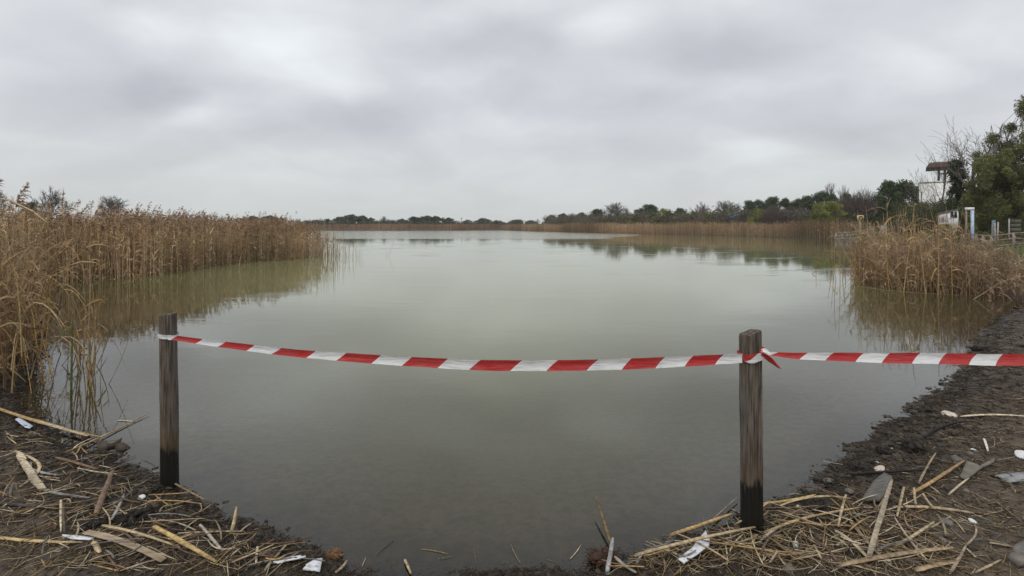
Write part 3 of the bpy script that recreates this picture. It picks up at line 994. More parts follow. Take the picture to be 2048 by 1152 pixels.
# ------------------------------------------------------------------ posts
def post(name, label, base, top_z, width, kind, mat, lean=(0, 0), rz=0.0):
    """kind 'round' or 'square'; grain, cracks and a knot are shaped in the mesh"""
    S, Kz = 72, 70
    a = np.arange(S) * 2 * math.pi / S
    z0 = -0.35
    zs = np.concatenate([np.linspace(z0, top_z - 0.012, Kz - 2), [top_z - 0.003, top_z]])
    A, Z = np.meshgrid(a, zs)
    if kind == 'round':
        rad = np.full(A.shape, width / 2)
        rad *= 1 + 0.10 * (1 - sstep(0, top_z, Z)) * 0.6
    else:
        c, s = np.abs(np.cos(A)), np.abs(np.sin(A))
        rad = (width / 2) / (c ** 9 + s ** 9) ** (1 / 9.0)
    seed = 3 if kind == 'round' else 11
    gx = A / (2 * math.pi) * 40
    rad = rad + 0.0022 * (fbm(gx, Z * 3, 3, seed) + 0.7 * fbm(gx * 2.1, Z * 5, 2, seed + 5)) + 0.003 * fbm(A * 1.5, Z * 4, 3, seed + 9)
    cracks = [(4.9, 0.009, 0.35, 1.06), (5.35, 0.006, 0.6, 1.06), (4.35, 0.005, 0.3, 0.8)] if kind == 'square' else [(4.55, 0.005, 0.5, 1.06), (5.1, 0.004, 0.3, 0.7)]
    for (ca, depth, lo, hi) in cracks:
        w = ca + 0.10 * fbm(Z * 3 + ca, Z * 0 + 1, 2, 2)
        rad = rad - depth * np.exp(-((A - w) / 0.05) ** 2) * sstep(lo, lo + .12, Z) * (Z < hi)
    if kind == 'round':
        rad = rad + 0.004 * np.exp(-((A - 5.2) / 0.22) ** 2 - ((Z - 0.66) / 0.03) ** 2) - 0.006 * np.exp(-((A - 5.2) / 0.10) ** 2 - ((Z - 0.66) / 0.014) ** 2)
    rad = np.where(Z > top_z - 0.006, rad * 0.975, rad)
    t = Z / top_z
    slant = (0.012 if kind == 'square' else 0.004)
    X = rad * np.cos(A + rz) + lean[0] * t; Y = rad * np.sin(A + rz) + lean[1] * t
    Zt = Z + np.where(Z > top_z - 0.02, slant * X / (width / 2) + 0.003 * fbm(A * 6, Z * 0, 2, 5), 0)
    V = np.stack([X, Y, Zt], -1).reshape(-1, 3)
    i = np.arange(Kz - 1)[:, None] * S; j = np.arange(S)[None]; j2 = (j + 1) % S
    Q = np.stack([i + j, i + j2, i + S + j2, i + S + j], -1).reshape(-1, 4)
    acc = Acc(); acc.add(V, Q)
    # top: two inner rings and a middle
    last = (Kz - 1) * S; n0 = len(V); ring = V[last:last + S]; ctr = ring.mean(0)
    r2 = ctr + (ring - ctr) * 0.55; r2[:, 2] += 0.002 * rng.normal(size=S) - 0.002
    r3 = ctr + (ring - ctr) * 0.02
    acc.add(np.concatenate([r2, r3]), np.zeros((0, 4), int))
    jj = np.arange(S); jn = (jj + 1) % S
    acc.q.append(np.stack([last + jj, last + jn, n0 + jn, n0 + jj], 1))
    acc.q.append(np.stack([n0 + jj, n0 + jn, n0 + S + jn, n0 + S + jj], 1))
    o = acc.build(name, mat, None, True, (base[0], base[1], 0))
    return tag(o, label, 'post', 'wooden posts holding the tape')


DL, DR = 3.13, 2.617
PL = at(340, 975, DL); PR = at(1504, 1078, DR)
post('wooden_post', 'round weathered log post with a knot, standing in the shallows at left', PL, 1.063, 0.092, 'round', M['post_a'], lean=(-0.013, 0.0))
post('wooden_post', 'squared cracked post on the reed litter at right, tape tied round it', PR, 1.060, 0.081, 'square', M['post_b'], lean=(-0.010, 0.0), rz=R(17))
DE = 2.58
PE = np.array([(2250 - CX) / F * DE, DE, 0])
post('wooden_post', 'wooden post past the right edge of the picture, holding the tape end', PE, 1.06, 0.09, 'square', M['post_b'], rz=R(5))

# ------------------------------------------------------------------ tape
TW = 0.062


def tape_band(name, P, roll, width, U, mat, parent, across=5, curl=0.12):
    """P (K,3) centre line, roll (K) tilt of the width, width (K), U (K) stripe coordinate"""
    K = len(P)
    T = unit(np.gradient(P, axis=0))
    n = unit(np.cross(T, np.array([0, 0, 1.0])))
    up = np.cross(n, T)
    Wd = up * np.cos(roll)[:, None] + n * np.sin(roll)[:, None]
    Nn = np.cross(T, Wd)
    v = np.linspace(0, 1, across)
    V = P[:, None] + Wd[:, None] * ((v - 0.5)[None, :, None] * width[:, None, None]) + Nn[:, None] * (curl * width[:, None, None] * (4 * (v - .5) ** 2)[None, :, None])
    V = V.reshape(-1, 3)
    i = (np.arange(K - 1)[:, None] * across + np.arange(across - 1)[None]).reshape(-1)
    Q = np.stack([i, i + across, i + across + 1, i + 1], 1)
    a = Acc(); a.add(V, Q)
    a.uv = np.stack([np.repeat(U, across), np.tile(v, K)], 1)
    return a.build(name, mat, parent, True)


def loop_band(name, centre, rads, z, width, U0, mat, parent, a0=0, a1=2 * math.pi, sq=False, rz=0.0, ztilt=0.0, crump=0.004, span=.12):
    K = 60
    a = np.linspace(a0, a1, K)
    if sq:
        c, s = np.abs(np.cos(a - rz)), np.abs(np.sin(a - rz))
        r = rads / (c ** 9 + s ** 9) ** (1 / 9.0)
    else:
        r = np.full(K, rads)
    across = 5; v = np.linspace(0, 1, across)
    V = np.zeros((K, across, 3))
    wob = crump * (fbm(a * 4, a * 0, 3, 12) + .6)
    for j in range(across):
        rr = r + np.abs(wob) * (0.5 + 0.5 * math.sin(j * 2.1))
        V[:, j, 0] = centre[0] + rr * np.cos(a); V[:, j, 1] = centre[1] + rr * np.sin(a)
        V[:, j, 2] = z + (v[j] - .5) * width * (1 + 0.15 * np.sin(a * 3)) + ztilt * np.cos(a)
    i = (np.arange(K - 1)[:, None] * across + np.arange(across - 1)[None]).reshape(-1)
    Q = np.stack([i, i + across, i + across + 1, i + 1], 1)
    acc = Acc(); acc.add(V.reshape(-1, 3), Q)
    acc.uv = np.stack([np.repeat(U0 + (a - 4.3) * span, across), np.tile(v, K)], 1)
    return acc.build(name, mat, parent, True)


def tapes():
    e = empty('barrier_tape', (PL[0], PL[1], 0.9)); o0 = np.array([PL[0], PL[1], 0.9])
    # main span: control points read from the photograph (px, py centre, vertical px extent)
    cpx = np.array([336, 400, 460, 575, 700, 830, 970, 1120, 1262, 1390, 1484], float)
    cpy = np.array([672.5, 683, 690, 704.5, 714.5, 723, 730, 730.5, 727, 721, 715], float)
    cw = np.array([10, 11.5, 13, 15.5, 17.5, 20, 22, 22.5, 22.5, 21.5, 19], float)
    px = np.linspace(336, 1484, 162)
    py = np.interp(px, cpx, cpy); py = np.convolve(np.pad(py, 6, 'edge'), np.ones(13) / 13, 'valid')
    wv = np.interp(px, cpx, cw)
    # straight line between the posts on plan, bellied a little towards the camera by the wind
    xa, ya = PL[0] - .012, PL[1] - .058; xb, yb = PR[0] - .03, PR[1] - .052
    k = (px - CX) / F
    s = (xa - k * ya) / (k * (yb - ya) - (xb - xa))
    s = np.clip(s, 0, 1)
    d = ya + (yb - ya) * s - 0.16 * np.sin(s * math.pi)
    P = np.stack([k * d, d, EYE - (py - HY) / F * d], 1)
    vis = wv * d / F
    roll = np.zeros(len(px)) + 0.10
    roll = np.convolve(np.pad(roll, 6, 'edge'), np.ones(13) / 13, 'valid') + 0.06 * fbm(px * .02, px * 0, 3, 2)
    starts = [341, 436, 544, 673, 804, 938, 1092, 1243, 1368, 1482]
    U = np.interp(px, [320] + starts, np.concatenate([[-.4], np.arange(len(starts))]))
    tape_band('band', P - o0, roll, vis * (1 + 0.05 * fbm(px * .03, px * 0, 3, 6)), U, M['tape'], e)
    loop_band('post_loop', (PL[0] - 0.011 - o0[0], PL[1] - o0[1]), 0.053, 0.934 - 0.9, 0.024, 0.84, M['tape'], e, ztilt=-0.008, span=.03)
    tag(e, 'long red and white striped barrier tape sagging between the two posts', 'tape', 'red and white barrier tapes')
    # right span
    e2 = empty('barrier_tape', (PR[0], PR[1], 0.9)); o2 = np.array([PR[0], PR[1], 0.9])
    px = np.linspace(1521, 2235, 110)
    cpx = [1521, 1560, 1600, 1680, 1780, 1890, 2010, 2120, 2235]
    py = np.interp(px, cpx, [706, 709, 711.5, 713.5, 715.5, 717.5, 719, 718, 714]); py = np.convolve(np.pad(py, 4, 'edge'), np.ones(9) / 9, 'valid')
    py = py + 1.3 * fbm(px * .012, px * 0, 2, 14)
    wv = np.interp(px, cpx, [5, 9, 13, 17, 20, 22, 22.5, 21, 18])
    d = np.interp(px, [1521, 2235], [DR - .02, DE - .05])
    P = np.stack([(px - CX) / F * d, d, EYE - (py - HY) / F * d], 1)
    vis = wv * d / F; roll = np.zeros(len(px)) - 0.08; roll = np.convolve(np.pad(roll, 4, 'edge'), np.ones(9) / 9, 'valid')
    U = np.interp(px, [1521, 1530, 1640, 1752, 1865, 1978, 2091, 2204, 2317], np.arange(9) - 0.08)
    tape_band('band', P - o2, roll + 0.15 * fbm(px * .015, px * 0, 3, 9), vis * (1 + 0.05 * fbm(px * .03, px * 0, 3, 7)), U, M['tape'], e2)
    loop_band('post_loop', (PR[0] - 0.009 - o2[0], PR[1] - o2[1]), 0.0465, 0.937 - 0.9, 0.042, 0.60, M['tape'], e2, sq=True, rz=R(17), ztilt=0.006, crump=0.005)
    # knot and two loose ends
    kx = at(1522, 706, DR - .03) - o2
    th = np.linspace(0, 1, 10)
    tail = kx + np.stack([0.085 * th, -0.03 * th, -0.012 * th - 0.055 * th ** 2], 1)
    tape_band('loose_end', tail, 0.5 + 0.9 * th, 0.012 + 0.036 * np.sin(th * 2.6), 0.1 + 0.25 * th, M['tape'], e2, curl=0.3)
    tail = kx + np.stack([0.042 * th, -0.02 * th, 0.016 + 0.004 * th - 0.02 * th ** 2], 1)
    tape_band('loose_end', tail, -0.6 + 0.5 * th, 0.028 * (1 - th) + .004, 0.62 + 0.2 * th, M['tape'], e2, curl=0.3)
    kn = Acc(); n = 9
    u = np.linspace(0, 2 * math.pi, n + 1)[:-1]
    rings = []
    for q, (rr, xx) in enumerate([(0.004, -.012), (0.013, -.006), (0.015, .003), (0.011, .010), (0.003, .015)]):
        rings.append(np.stack([np.full(n, xx), rr * np.cos(u) * (1 + .2 * rng.normal(size=n) * .5), rr * np.sin(u) * 1.2], 1))
    Vk = np.concatenate(rings) + kx
    ii = np.arange(4)[:, None] * n; jj = np.arange(n)[None]
    kn.add(Vk, np.stack([ii + jj, ii + (jj + 1) % n, ii + n + (jj + 1) % n, ii + n + jj], -1).reshape(-1, 4))
    kn.uv = np.stack([np.full(len(Vk), 0.2), np.full(len(Vk), 0.2)], 1)
    kn.build('knot', M['tape'], e2, True)
    tag(e2, 'red and white tape running level from the squared post out of the right edge', 'tape', 'red and white barrier tapes')


tapes()

# ------------------------------------------------------------------ trees
def skeleton(H, r0, rs, limbs, depth=3, spread=0.9, trunk_share=0.55, up=0.35, kids=(7, 6, 5), lens=(0.5, 0.5, 0.55), first=0.25, wob=0.06, lean=(0, 0)):
    """list of (points[5], radii[5], level); trunk first"""
    out = []
    def seg(p, d, L, r, lvl):
        K = 5; pts = [p]; q = np.array(p); dd = np.array(d)
        for k in range(K - 1):
            dd = dd + rs.normal(size=3) * wob * (1 + lvl) + np.array([0, 0, up * 0.12 * (lvl > 0)])
            dd /= np.linalg.norm(dd)
            q = q + dd * L / (K - 1); pts.append(q.copy())
        rad = r * np.linspace(1, 0.45 if lvl == 0 else 0.28, K)
        out.append((np.array(pts), rad, lvl))
        if lvl >= depth: return
        n = limbs if lvl == 0 else kids[lvl]
        for i in range(n):
            t = first + (1 - first) * (i + rs.random()) / n if lvl == 0 else 0.25 + 0.75 * (i + rs.random()) / n
            f = min(t, 0.999) * (K - 1); a = int(f); pp = pts[a] + (pts[a + 1] - pts[a]) * (f - a)
            ang = i * 2.4 + rs.random() * 1.2
            tan = unit(pts[a + 1] - pts[a])
            ref = np.array([1., 0, 0]) if abs(tan[0]) < .8 else np.array([0, 1., 0])
            u = unit(np.cross(tan, ref)); v = np.cross(tan, u)
            sp = spread * rs.uniform(0.6, 1.1)
            nd = tan * math.cos(sp) + (u * math.cos(ang) + v * math.sin(ang)) * math.sin(sp) + np.array([0, 0, up])
            nd /= np.linalg.norm(nd)
            seg(pp, nd, L * lens[lvl] * rs.uniform(0.7, 1.15) * (1.15 - 0.5 * t if lvl == 0 else 1), max(r * (1 - .6 * t) * 0.55, 0.004), lvl + 1)
    seg(np.zeros(3), unit(np.array([lean[0], lean[1], 1.0])), H * trunk_share, r0, 0)
    return out


def skel_mesh(acc, sk, lvls, sides, col, minr=0.0):
    for lv in lvls:
        g = [(p, r) for p, r, l in sk if l == lv]
        if not g: continue
        P = np.array([p for p, r in g]); Rd = np.maximum(np.array([r for p, r in g]), minr)
        acc.tubes(P, Rd, sides[lv], np.array(col) * rng.uniform(0.75, 1.25, (len(g), 1)))


def leaf_cards(acc, centres, radii, per, size, cols, aspect=0.45, flat=1.0, drop=0.0):
    """small leaf faces spread through the volume of each clump"""
    n = len(centres); idx = np.repeat(np.arange(n), per); m = len(idx)
    d = unit(rng.normal(size=(m, 3))) * (rng.random((m, 1)) ** 0.45) * radii[idx][:, None]
    d[:, 2] *= flat
    c = centres[idx] + d
    c[:, 2] -= drop * rng.random(m)
    ax = unit(rng.normal(size=(m, 3)) + np.array([0, 0, .4])); sd = unit(np.cross(ax, rng.normal(size=(m, 3))))
    L = size * rng.uniform(0.6, 1.4, (m, 1)); W = L * aspect
    V = np.stack([c - ax * L / 2, c + sd * W / 2, c + ax * L / 2, c - sd * W / 2], 1).reshape(-1, 3)
    Q = np.arange(m * 4).reshape(-1, 4)
    C = np.repeat(cols[idx] * rng.uniform(0.7, 1.3, (m, 1)), 4, axis=0)
    acc.add(V, Q, C)


def make_pine(seed, H=9.0, wid=0.42, nclump=90, per=95, size=0.36, col=(0.036, 0.050, 0.021), low=0.04):
    rs = np.random.default_rng(seed)
    e = empty('pine_tree')
    sk = skeleton(H, 0.16, rs, 9, 2, 0.9, 0.78, 0.35, (9, 4, 3), (0.42, 0.5, .5), 0.3)
    a = Acc(); skel_mesh(a, sk, (0, 1, 2), (7, 4, 3), (0.09, 0.07, 0.055)); a.build('trunk', M['bark'], e)
    c = []
    for i in range(nclump):
        t = rs.random() ** 0.8
        prof = math.sqrt(max(0.04, 1 - max(0.0, (t - 0.35) / 0.68) ** 2.2)) * wid * H
        ang = rs.random() * 6.283; rr = prof * math.sqrt(rs.random()) * rs.uniform(.75, 1.05)
        c.append((rr * math.cos(ang), rr * math.sin(ang), H * (low + (0.94 - low) * t)))
    c = np.array(c); rad = rs.uniform(0.075, 0.15, nclump) * H
    cols = np.array(col) * rs.uniform(0.6, 1.7, (nclump, 1)) * np.array([1, 1, 1])
    b = Acc(); leaf_cards(b, c, rad, per, size, cols, 0.5, 0.75); b.build('crown', M['leaf'], e)
    return e


def make_bush(seed, H=4.0, wid=1.0, nclump=40, per=110, size=0.22, col=(0.09, 0.10, 0.025), kind='bush'):
    rs = np.random.default_rng(seed)
    e = empty(kind)
    n = 26
    th = rs.random(n) * 6.283; k = rs.random(n)
    P = np.zeros((n, 4, 3)); t = np.linspace(0, 1, 4)
    P[..., 0] = (np.cos(th) * k * wid * H * .38)[:, None] * t; P[..., 1] = (np.sin(th) * k * wid * H * .38)[:, None] * t
    P[..., 2] = (H * .85 * (1 - .35 * k))[:, None] * t
    a = Acc(); a.tubes(P, 0.03 * np.linspace(1, .3, 4)[None], 3, np.array([(0.10, 0.075, 0.05)])); a.build('stems', M['bark'], e)
    th = rs.random(nclump) * 6.283; t = rs.random(nclump) ** .8
    rr = np.sqrt(rs.random(nclump)) * wid * H * 0.5 * np.sqrt(np.clip(1.02 - t ** 2.2, 0, 1))
    c = np.stack([rr * np.cos(th), rr * np.sin(th), H * (0.10 + 0.80 * t)], 1)
    b = Acc(); leaf_cards(b, c, rs.uniform(0.10, 0.19, nclump) * H, per, size, np.array(col) * rs.uniform(0.65, 1.5, (nclump, 1)), 0.4, 0.9); b.build('foliage', M['leaf'], e)
    return e


def make_bare(seed, H=9.0, limbs=11, col=(0.15, 0.125, 0.11), minr=0.019, spread=0.62, kids=(9, 9, 9), trunk_share=0.6, first=0.18, r0=0.14, name='bare_tree', lean=(0, 0), depth=3, up=0.3):
    rs = np.random.default_rng(seed)
    e = empty(name)
    sk = skeleton(H, r0, rs, limbs, depth, spread, trunk_share, up, kids, (0.62, 0.55, 0.55), first, 0.05, lean)
    a = Acc(); skel_mesh(a, sk, (0,), (8,), col, minr); a.build('trunk', M['bark'], e)
    b = Acc(); skel_mesh(b, sk, (1, 2, 3), (0, 5, 3, 3), col, minr); b.build('crown', M['bark'], e)
    return e


def make_thicket(seed, H=5.0, wid=0.9, n=800, col=(0.115, 0.085, 0.075), name='bare_bush'):
    rs = np.random.default_rng(seed)
    e = empty(name)
    th = rs.random(n) * 6.283; k = np.sqrt(rs.random(n)); K = 5; t = np.linspace(0, 1, K)
    hh = H * (1 - .45 * k ** 2) * rs.uniform(.7, 1.05, n)
    P = np.zeros((n, K, 3)); r0 = k * wid * H * .18; r1 = k * wid * H * .5
    P[..., 0] = np.cos(th)[:, None] * (r0[:, None] + (r1 - r0)[:, None] * t) + rs.normal(size=(n, K)) * .05 * H * t
    P[..., 1] = np.sin(th)[:, None] * (r0[:, None] + (r1 - r0)[:, None] * t) + rs.normal(size=(n, K)) * .05 * H * t
    P[..., 2] = hh[:, None] * t
    a = Acc(); a.tubes(P[:60], 0.028 * np.linspace(1, .4, K)[None], 4, np.array(col) * rs.uniform(.7, 1.2, (60, 1))); a.build('stems', M['bark'], e)
    b = Acc(); b.tubes(P[60:], 0.018 * np.linspace(1, .5, K)[None], 3, np.array(col) * rs.uniform(.7, 1.3, (n - 60, 1)))
    Lf, idx = leaf_paths(P[60:], hh[60:], 4, .35, .95, .22 * H, 0.05, 4)
    b.ribbons(Lf, 0.026 * np.array([1, .8, .6, .4])[None], (np.array(col) * rs.uniform(.7, 1.3, (n - 60, 1)))[idx]); b.build('twigs', M['bark'], e)
    return e


PROTO = {
    'pine0': (make_pine(1), 9.0), 'pine1': (make_pine(2, 9.0, 0.36, 80), 9.0), 'pine2': (make_pine(3, 9.0, 0.50, 100), 9.0),
    'far0': (make_pine(4, 6.5, 0.52, 80, 80, 0.42, (0.045, 0.058, 0.034), 0.0), 6.5), 'far1': (make_pine(5, 6.5, 0.62, 90, 80, 0.42, (0.040, 0.054, 0.030), 0.0), 6.5),
    'olive0': (make_bush(11, 4.0, 1.3, 44, 110, .22, (0.085, 0.088, 0.026)), 4.0), 'lime0': (make_bush(12, 4.0, 1.5, 50, 120, .22, (0.125, 0.13, 0.030)), 4.0),
    'dark0': (make_bush(13, 4.0, 1.3, 44, 110, .24, (0.045, 0.052, 0.024)), 4.0),
    'bare0': (make_bare(21), 9.0), 'bare1': (make_bare(22, 9.0, 13, spread=.75), 9.0), 'bare2': (make_bare(23, 9.0, 9, spread=.55), 9.0),
    'purple0': (make_thicket(31), 5.0), 'purple1': (make_thicket(32, 5.0, 1.3), 5.0),
}
NAMES = {'pine': 'pine_tree', 'far': 'evergreen_tree', 'olive': 'olive_bush', 'lime': 'leafy_bush', 'dark': 'evergreen_bush', 'bare': 'bare_tree', 'purple': 'bare_bush'}
CATS = {'pine': 'tree', 'far': 'tree', 'bare': 'tree', 'olive': 'bush', 'lime': 'bush', 'dark': 'bush', 'purple': 'bush'}
used_proto = set()
SIZE = {}
for k_, (e_, H_) in PROTO.items():
    c_ = [c for c in e_.children if c.name.split('.')[0] in ('crown', 'foliage', 'twigs')][0]
    co_ = np.zeros(len(c_.data.vertices) * 3); c_.data.vertices.foreach_get('co', co_); co_ = co_.reshape(-1, 3)
    SIZE[k_] = (np.percentile(np.hypot(co_[:, 0], co_[:, 1]), 92) * 2, np.percentile(co_[:, 2], 99.3))



def plant(kind, px, py_top, d, wpx=None, label='', group=None, rot=None):
    """tree standing on the land at distance d whose top shows at (px, py_top)"""
    e, H = PROTO[kind]
    if kind in used_proto:
        e = copy_tree(e)
    used_proto.add(kind)
    x = (px - CX) / F * d
    z = hz(x, d) - 0.05
    top = EYE - (py_top - HY) / F * d
    s = (top - z) / SIZE[kind][1]
    sx = s
    if wpx:
        sx = (wpx * d / F) / SIZE[kind][0]
        sx = min(max(sx, s * 0.55), s * 1.8)
    k = ''.join(c for c in kind if c.isalpha())
    e.name = NAMES[k]
    e.location = (x, d, z); e.scale = (sx, sx, s)
    e.rotation_euler = (0, 0, rng.random() * 6.28 if rot is None else rot)
    tag(e, label, CATS[k], group)
    return e


T_FL = 'trees beyond the left reed bed'
plant('bare0', 100, 377, 105, 48, 'larger round bare tree above the left reed bed', T_FL)
plant('bare1', 216, 394, 112, 50, 'smaller round bare tree above the middle of the left reed bed', T_FL)
plant('bare2', 2, 383, 100, 40, 'bare tree behind the reeds at the left edge', T_FL)
plant('dark0', 62, 404, 92, 40, 'dark green bush left of the larger bare tree', T_FL)
T_F = 'dark evergreens on the far shore'
for px, ty, w, lb in [(482, 437, 28, 'leftmost far evergreen, just showing over the left reed bed'), (508, 433, 32, 'second far evergreen from the left over the reed bed'), (536, 432, 34, 'third far evergreen from the left over the reed bed'), (560, 436, 24, 'small far evergreen at the right end of the grove over the reed bed'),
                      (680, 434, 28, 'left end tree of the round dark grove on the far shore'), (700, 430, 36, 'tallest tree of the round dark grove on the far shore'), (722, 432, 34, 'right middle tree of the round dark grove on the far shore'), (740, 436, 20, 'right end tree of the round dark grove on the far shore'),
                      (806, 438, 18, 'small tree left of the long dark grove on the far shore'), (830, 434, 32, 'left end tree of the long dark grove on the far shore'), (852, 432.5, 34, 'middle tree of the long dark grove on the far shore'), (874, 433, 32, 'right middle tree of the long dark grove on the far shore'), (895, 436, 26, 'right end tree of the long dark grove on the far shore'),
                      (965, 437, 26, 'lone low evergreen right of the thin mast on the far shore'), (1030, 440, 22, 'tiny far evergreen near the corner of the far shore')]:
    plant(random.choice(['far0', 'far1']), px, ty, 228 + rng.uniform(-8, 8), w * 1.15, lb, T_F)
plant('bare2', 768, 433, 230, 14, 'small bare tree between the two far dark groves', 'bare trees on the far shore')
for px, ty, w, lb in [(612, 441, 26, 'low far bush just right of the reed bed tip'), (636, 440, 28, 'second low far bush right of the reed bed tip'), (655, 438, 26, 'low far bush touching the round dark grove'), (785, 441, 26, 'low far bush right of the small bare tree'), (935, 440, 26, 'low far bush left of the lone evergreen'), (995, 441, 30, 'low far bush right of the lone evergreen'), (1062, 441, 30, 'low far bush before the right hand wood')]:
    plant('dark0', px, ty, 226, w, lb, 'low bushes on the far shore')
W = 'wood behind the right reed belt'
for kind, px, ty, d, w, lb in [
        ('far0', 1104, 431, 215, 26, 'leftmost evergreen of the wood behind the right reed belt'),
        ('far1', 1124, 428, 210, 30, 'round evergreen second from the left end of the right wood'),
        ('purple0', 1146, 428, 200, 26, 'grey bare bush near the left end of the right wood'),
        ('pine1', 1164, 426, 200, 26, 'narrow pine left of the taller dark pine in the right wood'),
        ('pine0', 1195, 419, 190, 34, 'dark pine just left of the big fan shaped bare tree'),
        ('purple1', 1215, 430, 180, 34, 'reddish bare bush at the foot of the fan shaped bare tree'),
        ('bare1', 1228, 406, 165, 44, 'big fan shaped pale bare tree in the right wood'),
        ('bare2', 1254, 417, 165, 18, 'thin pale bare tree right of the fan shaped one'),
        ('purple0', 1248, 434, 160, 30, 'low grey bush under the thin bare tree'),
        ('pine1', 1278, 420, 165, 34, 'left shoulder of the peaked dark pine pair in the right wood'),
        ('pine0', 1298, 410, 162, 42, 'peaked dark pine right of the fan shaped bare tree'),
        ('lime0', 1328, 418, 150, 46, 'lime green bush right of the peaked dark pine'),
        ('pine1', 1360, 417, 158, 28, 'single dark pine between lime and olive bushes'),
        ('olive0', 1385, 423, 145, 30, 'olive bush right of the single dark pine'),
        ('olive0', 1268, 433, 150, 34, 'low olive bush under the peaked dark pine'),
        ('bare0', 1402, 406, 160, 34, 'bare tree left of the pair above the olive bushes'),
        ('bare1', 1446, 403, 158, 46, 'broad bare tree above the blue roof'),
        ('bare2', 1474, 410, 162, 30, 'bare tree right behind the blue roof'),
        ('lime0', 1415, 427, 140, 38, 'lime bush below the bare trees left of the blue roof'),
        ('olive0', 1442, 428, 138, 34, 'olive bush touching the leaning dead trunk'),
        ('purple0', 1490, 424, 125, 26, 'purplish bare bush right of the blue roof'),
        ('pine0', 1499, 402, 140, 30, 'leftmost of the row of dark pines right of the blue roof'),
        ('pine2', 1519, 401, 142, 32, 'second pine of the dark row right of the blue roof'),
        ('lime0', 1514, 418, 118, 28, 'lime green bush under the left end of the pine row'),
        ('pine0', 1546, 395, 140, 38, 'third pine of the dark row, taller and rounded'),
        ('purple1', 1545, 411, 115, 40, 'purplish round bare bush under the third pine of the row'),
        ('pine1', 1573, 398, 138, 30, 'fourth pine of the dark row'),
        ('pine2', 1594, 399, 138, 30, 'fifth pine of the dark row, low and broad'),
        ('purple0', 1580, 422, 116, 34, 'low purplish bush under the fourth pine of the row'),
        ('pine0', 1613, 393, 132, 32, 'sixth pine of the dark row'),
        ('pine2', 1640, 385, 128, 48, 'tallest and broadest pine of the dark row'),
        ('pine1', 1664, 389, 128, 24, 'last pine at the right end of the dark row'),
        ('bare2', 1656, 368, 140, 26, 'thin bare tree rising above the right end of the pine row'),
        ('bare0', 1684, 375, 135, 34, 'bare tree rising left of the purple thicket'),
        ('pine1', 1694, 389, 118, 26, 'small pine top peeping over the lime bush'),
        ('lime0', 1660, 404, 84, 80, 'large lime green bush sloping down to the right reed belt'),
        ('olive0', 1640, 424, 80, 60, 'olive skirt of the large lime bush above the reeds'),
        ('purple1', 1700, 392, 92, 64, 'purple bare thicket left part, behind the yellow board'),
        ('purple0', 1728, 384, 90, 60, 'purple bare thicket middle part, behind the yellow board'),
        ('purple1', 1752, 388, 88, 50, 'purple bare thicket right part, beside the big dark pine'),
        ('dark0', 1712, 428, 80, 70, 'dark shaded bush behind the pale rail fence'),
        ('dark0', 1760, 425, 76, 60, 'dark shaded bush behind the white benches'),
        ('pine1', 1776, 363, 74, 44, 'small topped dark pine left of the white house'),
        ('pine2', 1812, 364, 72, 66, 'big dark pine touching the white house'),
        ('dark0', 1800, 405, 68, 60, 'dark bush below the big pine left of the house'),
        ('olive0', 1850, 408, 56, 60, 'olive bush hiding the foot of the white house'),
        ('dark0', 1895, 398, 54, 70, 'dark hedge bush behind the white hut'),
        ('olive0', 1960, 432, 44, 60, 'olive bush right of the blue door frame'),
        ('dark0', 2010, 405, 42, 80, 'dark bush in the shade under the big olive tree'),
        ('dark0', 1952, 405, 46, 60, 'dark bush right of the hut, behind the olive bush'),
        ('lime0', 1888, 448, 41, 46, 'yellowish green bush hiding the foot of the white hut'),
        ('olive0', 1926, 451, 40, 34, 'olive bush behind the blue door frame')]:
    plant(kind, px, ty, d, w, lb, W)


def understory():
    'low scrub that fills the wood between the trunks, too mixed to count'
    def scrub(name, label, pts, hgt_, per, size, cols):
        P = np.array(pts); n = len(P)
        z = height(P[:, 0], P[:, 1], False)
        c = np.stack([P[:, 0], P[:, 1], z + hgt_ * rng.uniform(.05, .8, n)], 1)
        col = np.array(cols)[rng.integers(0, len(cols), n)] * rng.uniform(.7, 1.3, (n, 1))
        a = Acc(); leaf_cards(a, c, rng.uniform(.25, .45, n) * hgt_, per, size, col, .4)
        tag(a.build(name, M['leaf']), label, 'scrub', None, 'stuff')
    pts = []
    for i in range(620):
        px = rng.uniform(1090, 1500); d = np.interp(px, [1090, 1250, 1500], [215, 165, 138]) + rng.uniform(-14, 10)
        pts.append((gx(px, d), d))
    scrub('scrub', 'low mixed scrub filling the wood behind the right reed belt', pts, 5.2, 90, .50, [(.05, .055, .028), (.085, .062, .05), (.10, .08, .066), (.075, .08, .03), (.10, .075, .06)])
    pts = []
    for i in range(420):
        px = rng.uniform(1490, 1780); d = np.interp(px, [1490, 1640, 1780], [128, 112, 84]) + rng.uniform(-6, 8)
        pts.append((gx(px, d), d))
    scrub('scrub', 'low dark scrub under the pine row and the purple thicket', pts, 4.6, 90, .40, [(.04, .045, .024), (.085, .062, .056), (.06, .066, .026), (.09, .066, .058)])
    pts = []
    for i in range(420):
        px = rng.uniform(590, 1095); d = 222 + rng.uniform(-6, 14)
        pts.append((gx(px, d), d))
    scrub('scrub', 'thin line of far scrub above the reed belt of the far shore', pts, 3.5, 80, .60, [(.055, .06, .038), (.075, .068, .055)])
    pts = []
    for i in range(260):
        px = rng.uniform(1790, 2080); d = rng.uniform(47, 58)
        pts.append((gx(px, d), d))
    scrub('scrub', 'dark hedge scrub between the white house and the hut', pts, 3.1, 150, .18, [(.04, .05, .022), (.06, .065, .028), (.075, .07, .035)])


def gx(px, d): return (px - CX) / F * d


understory()
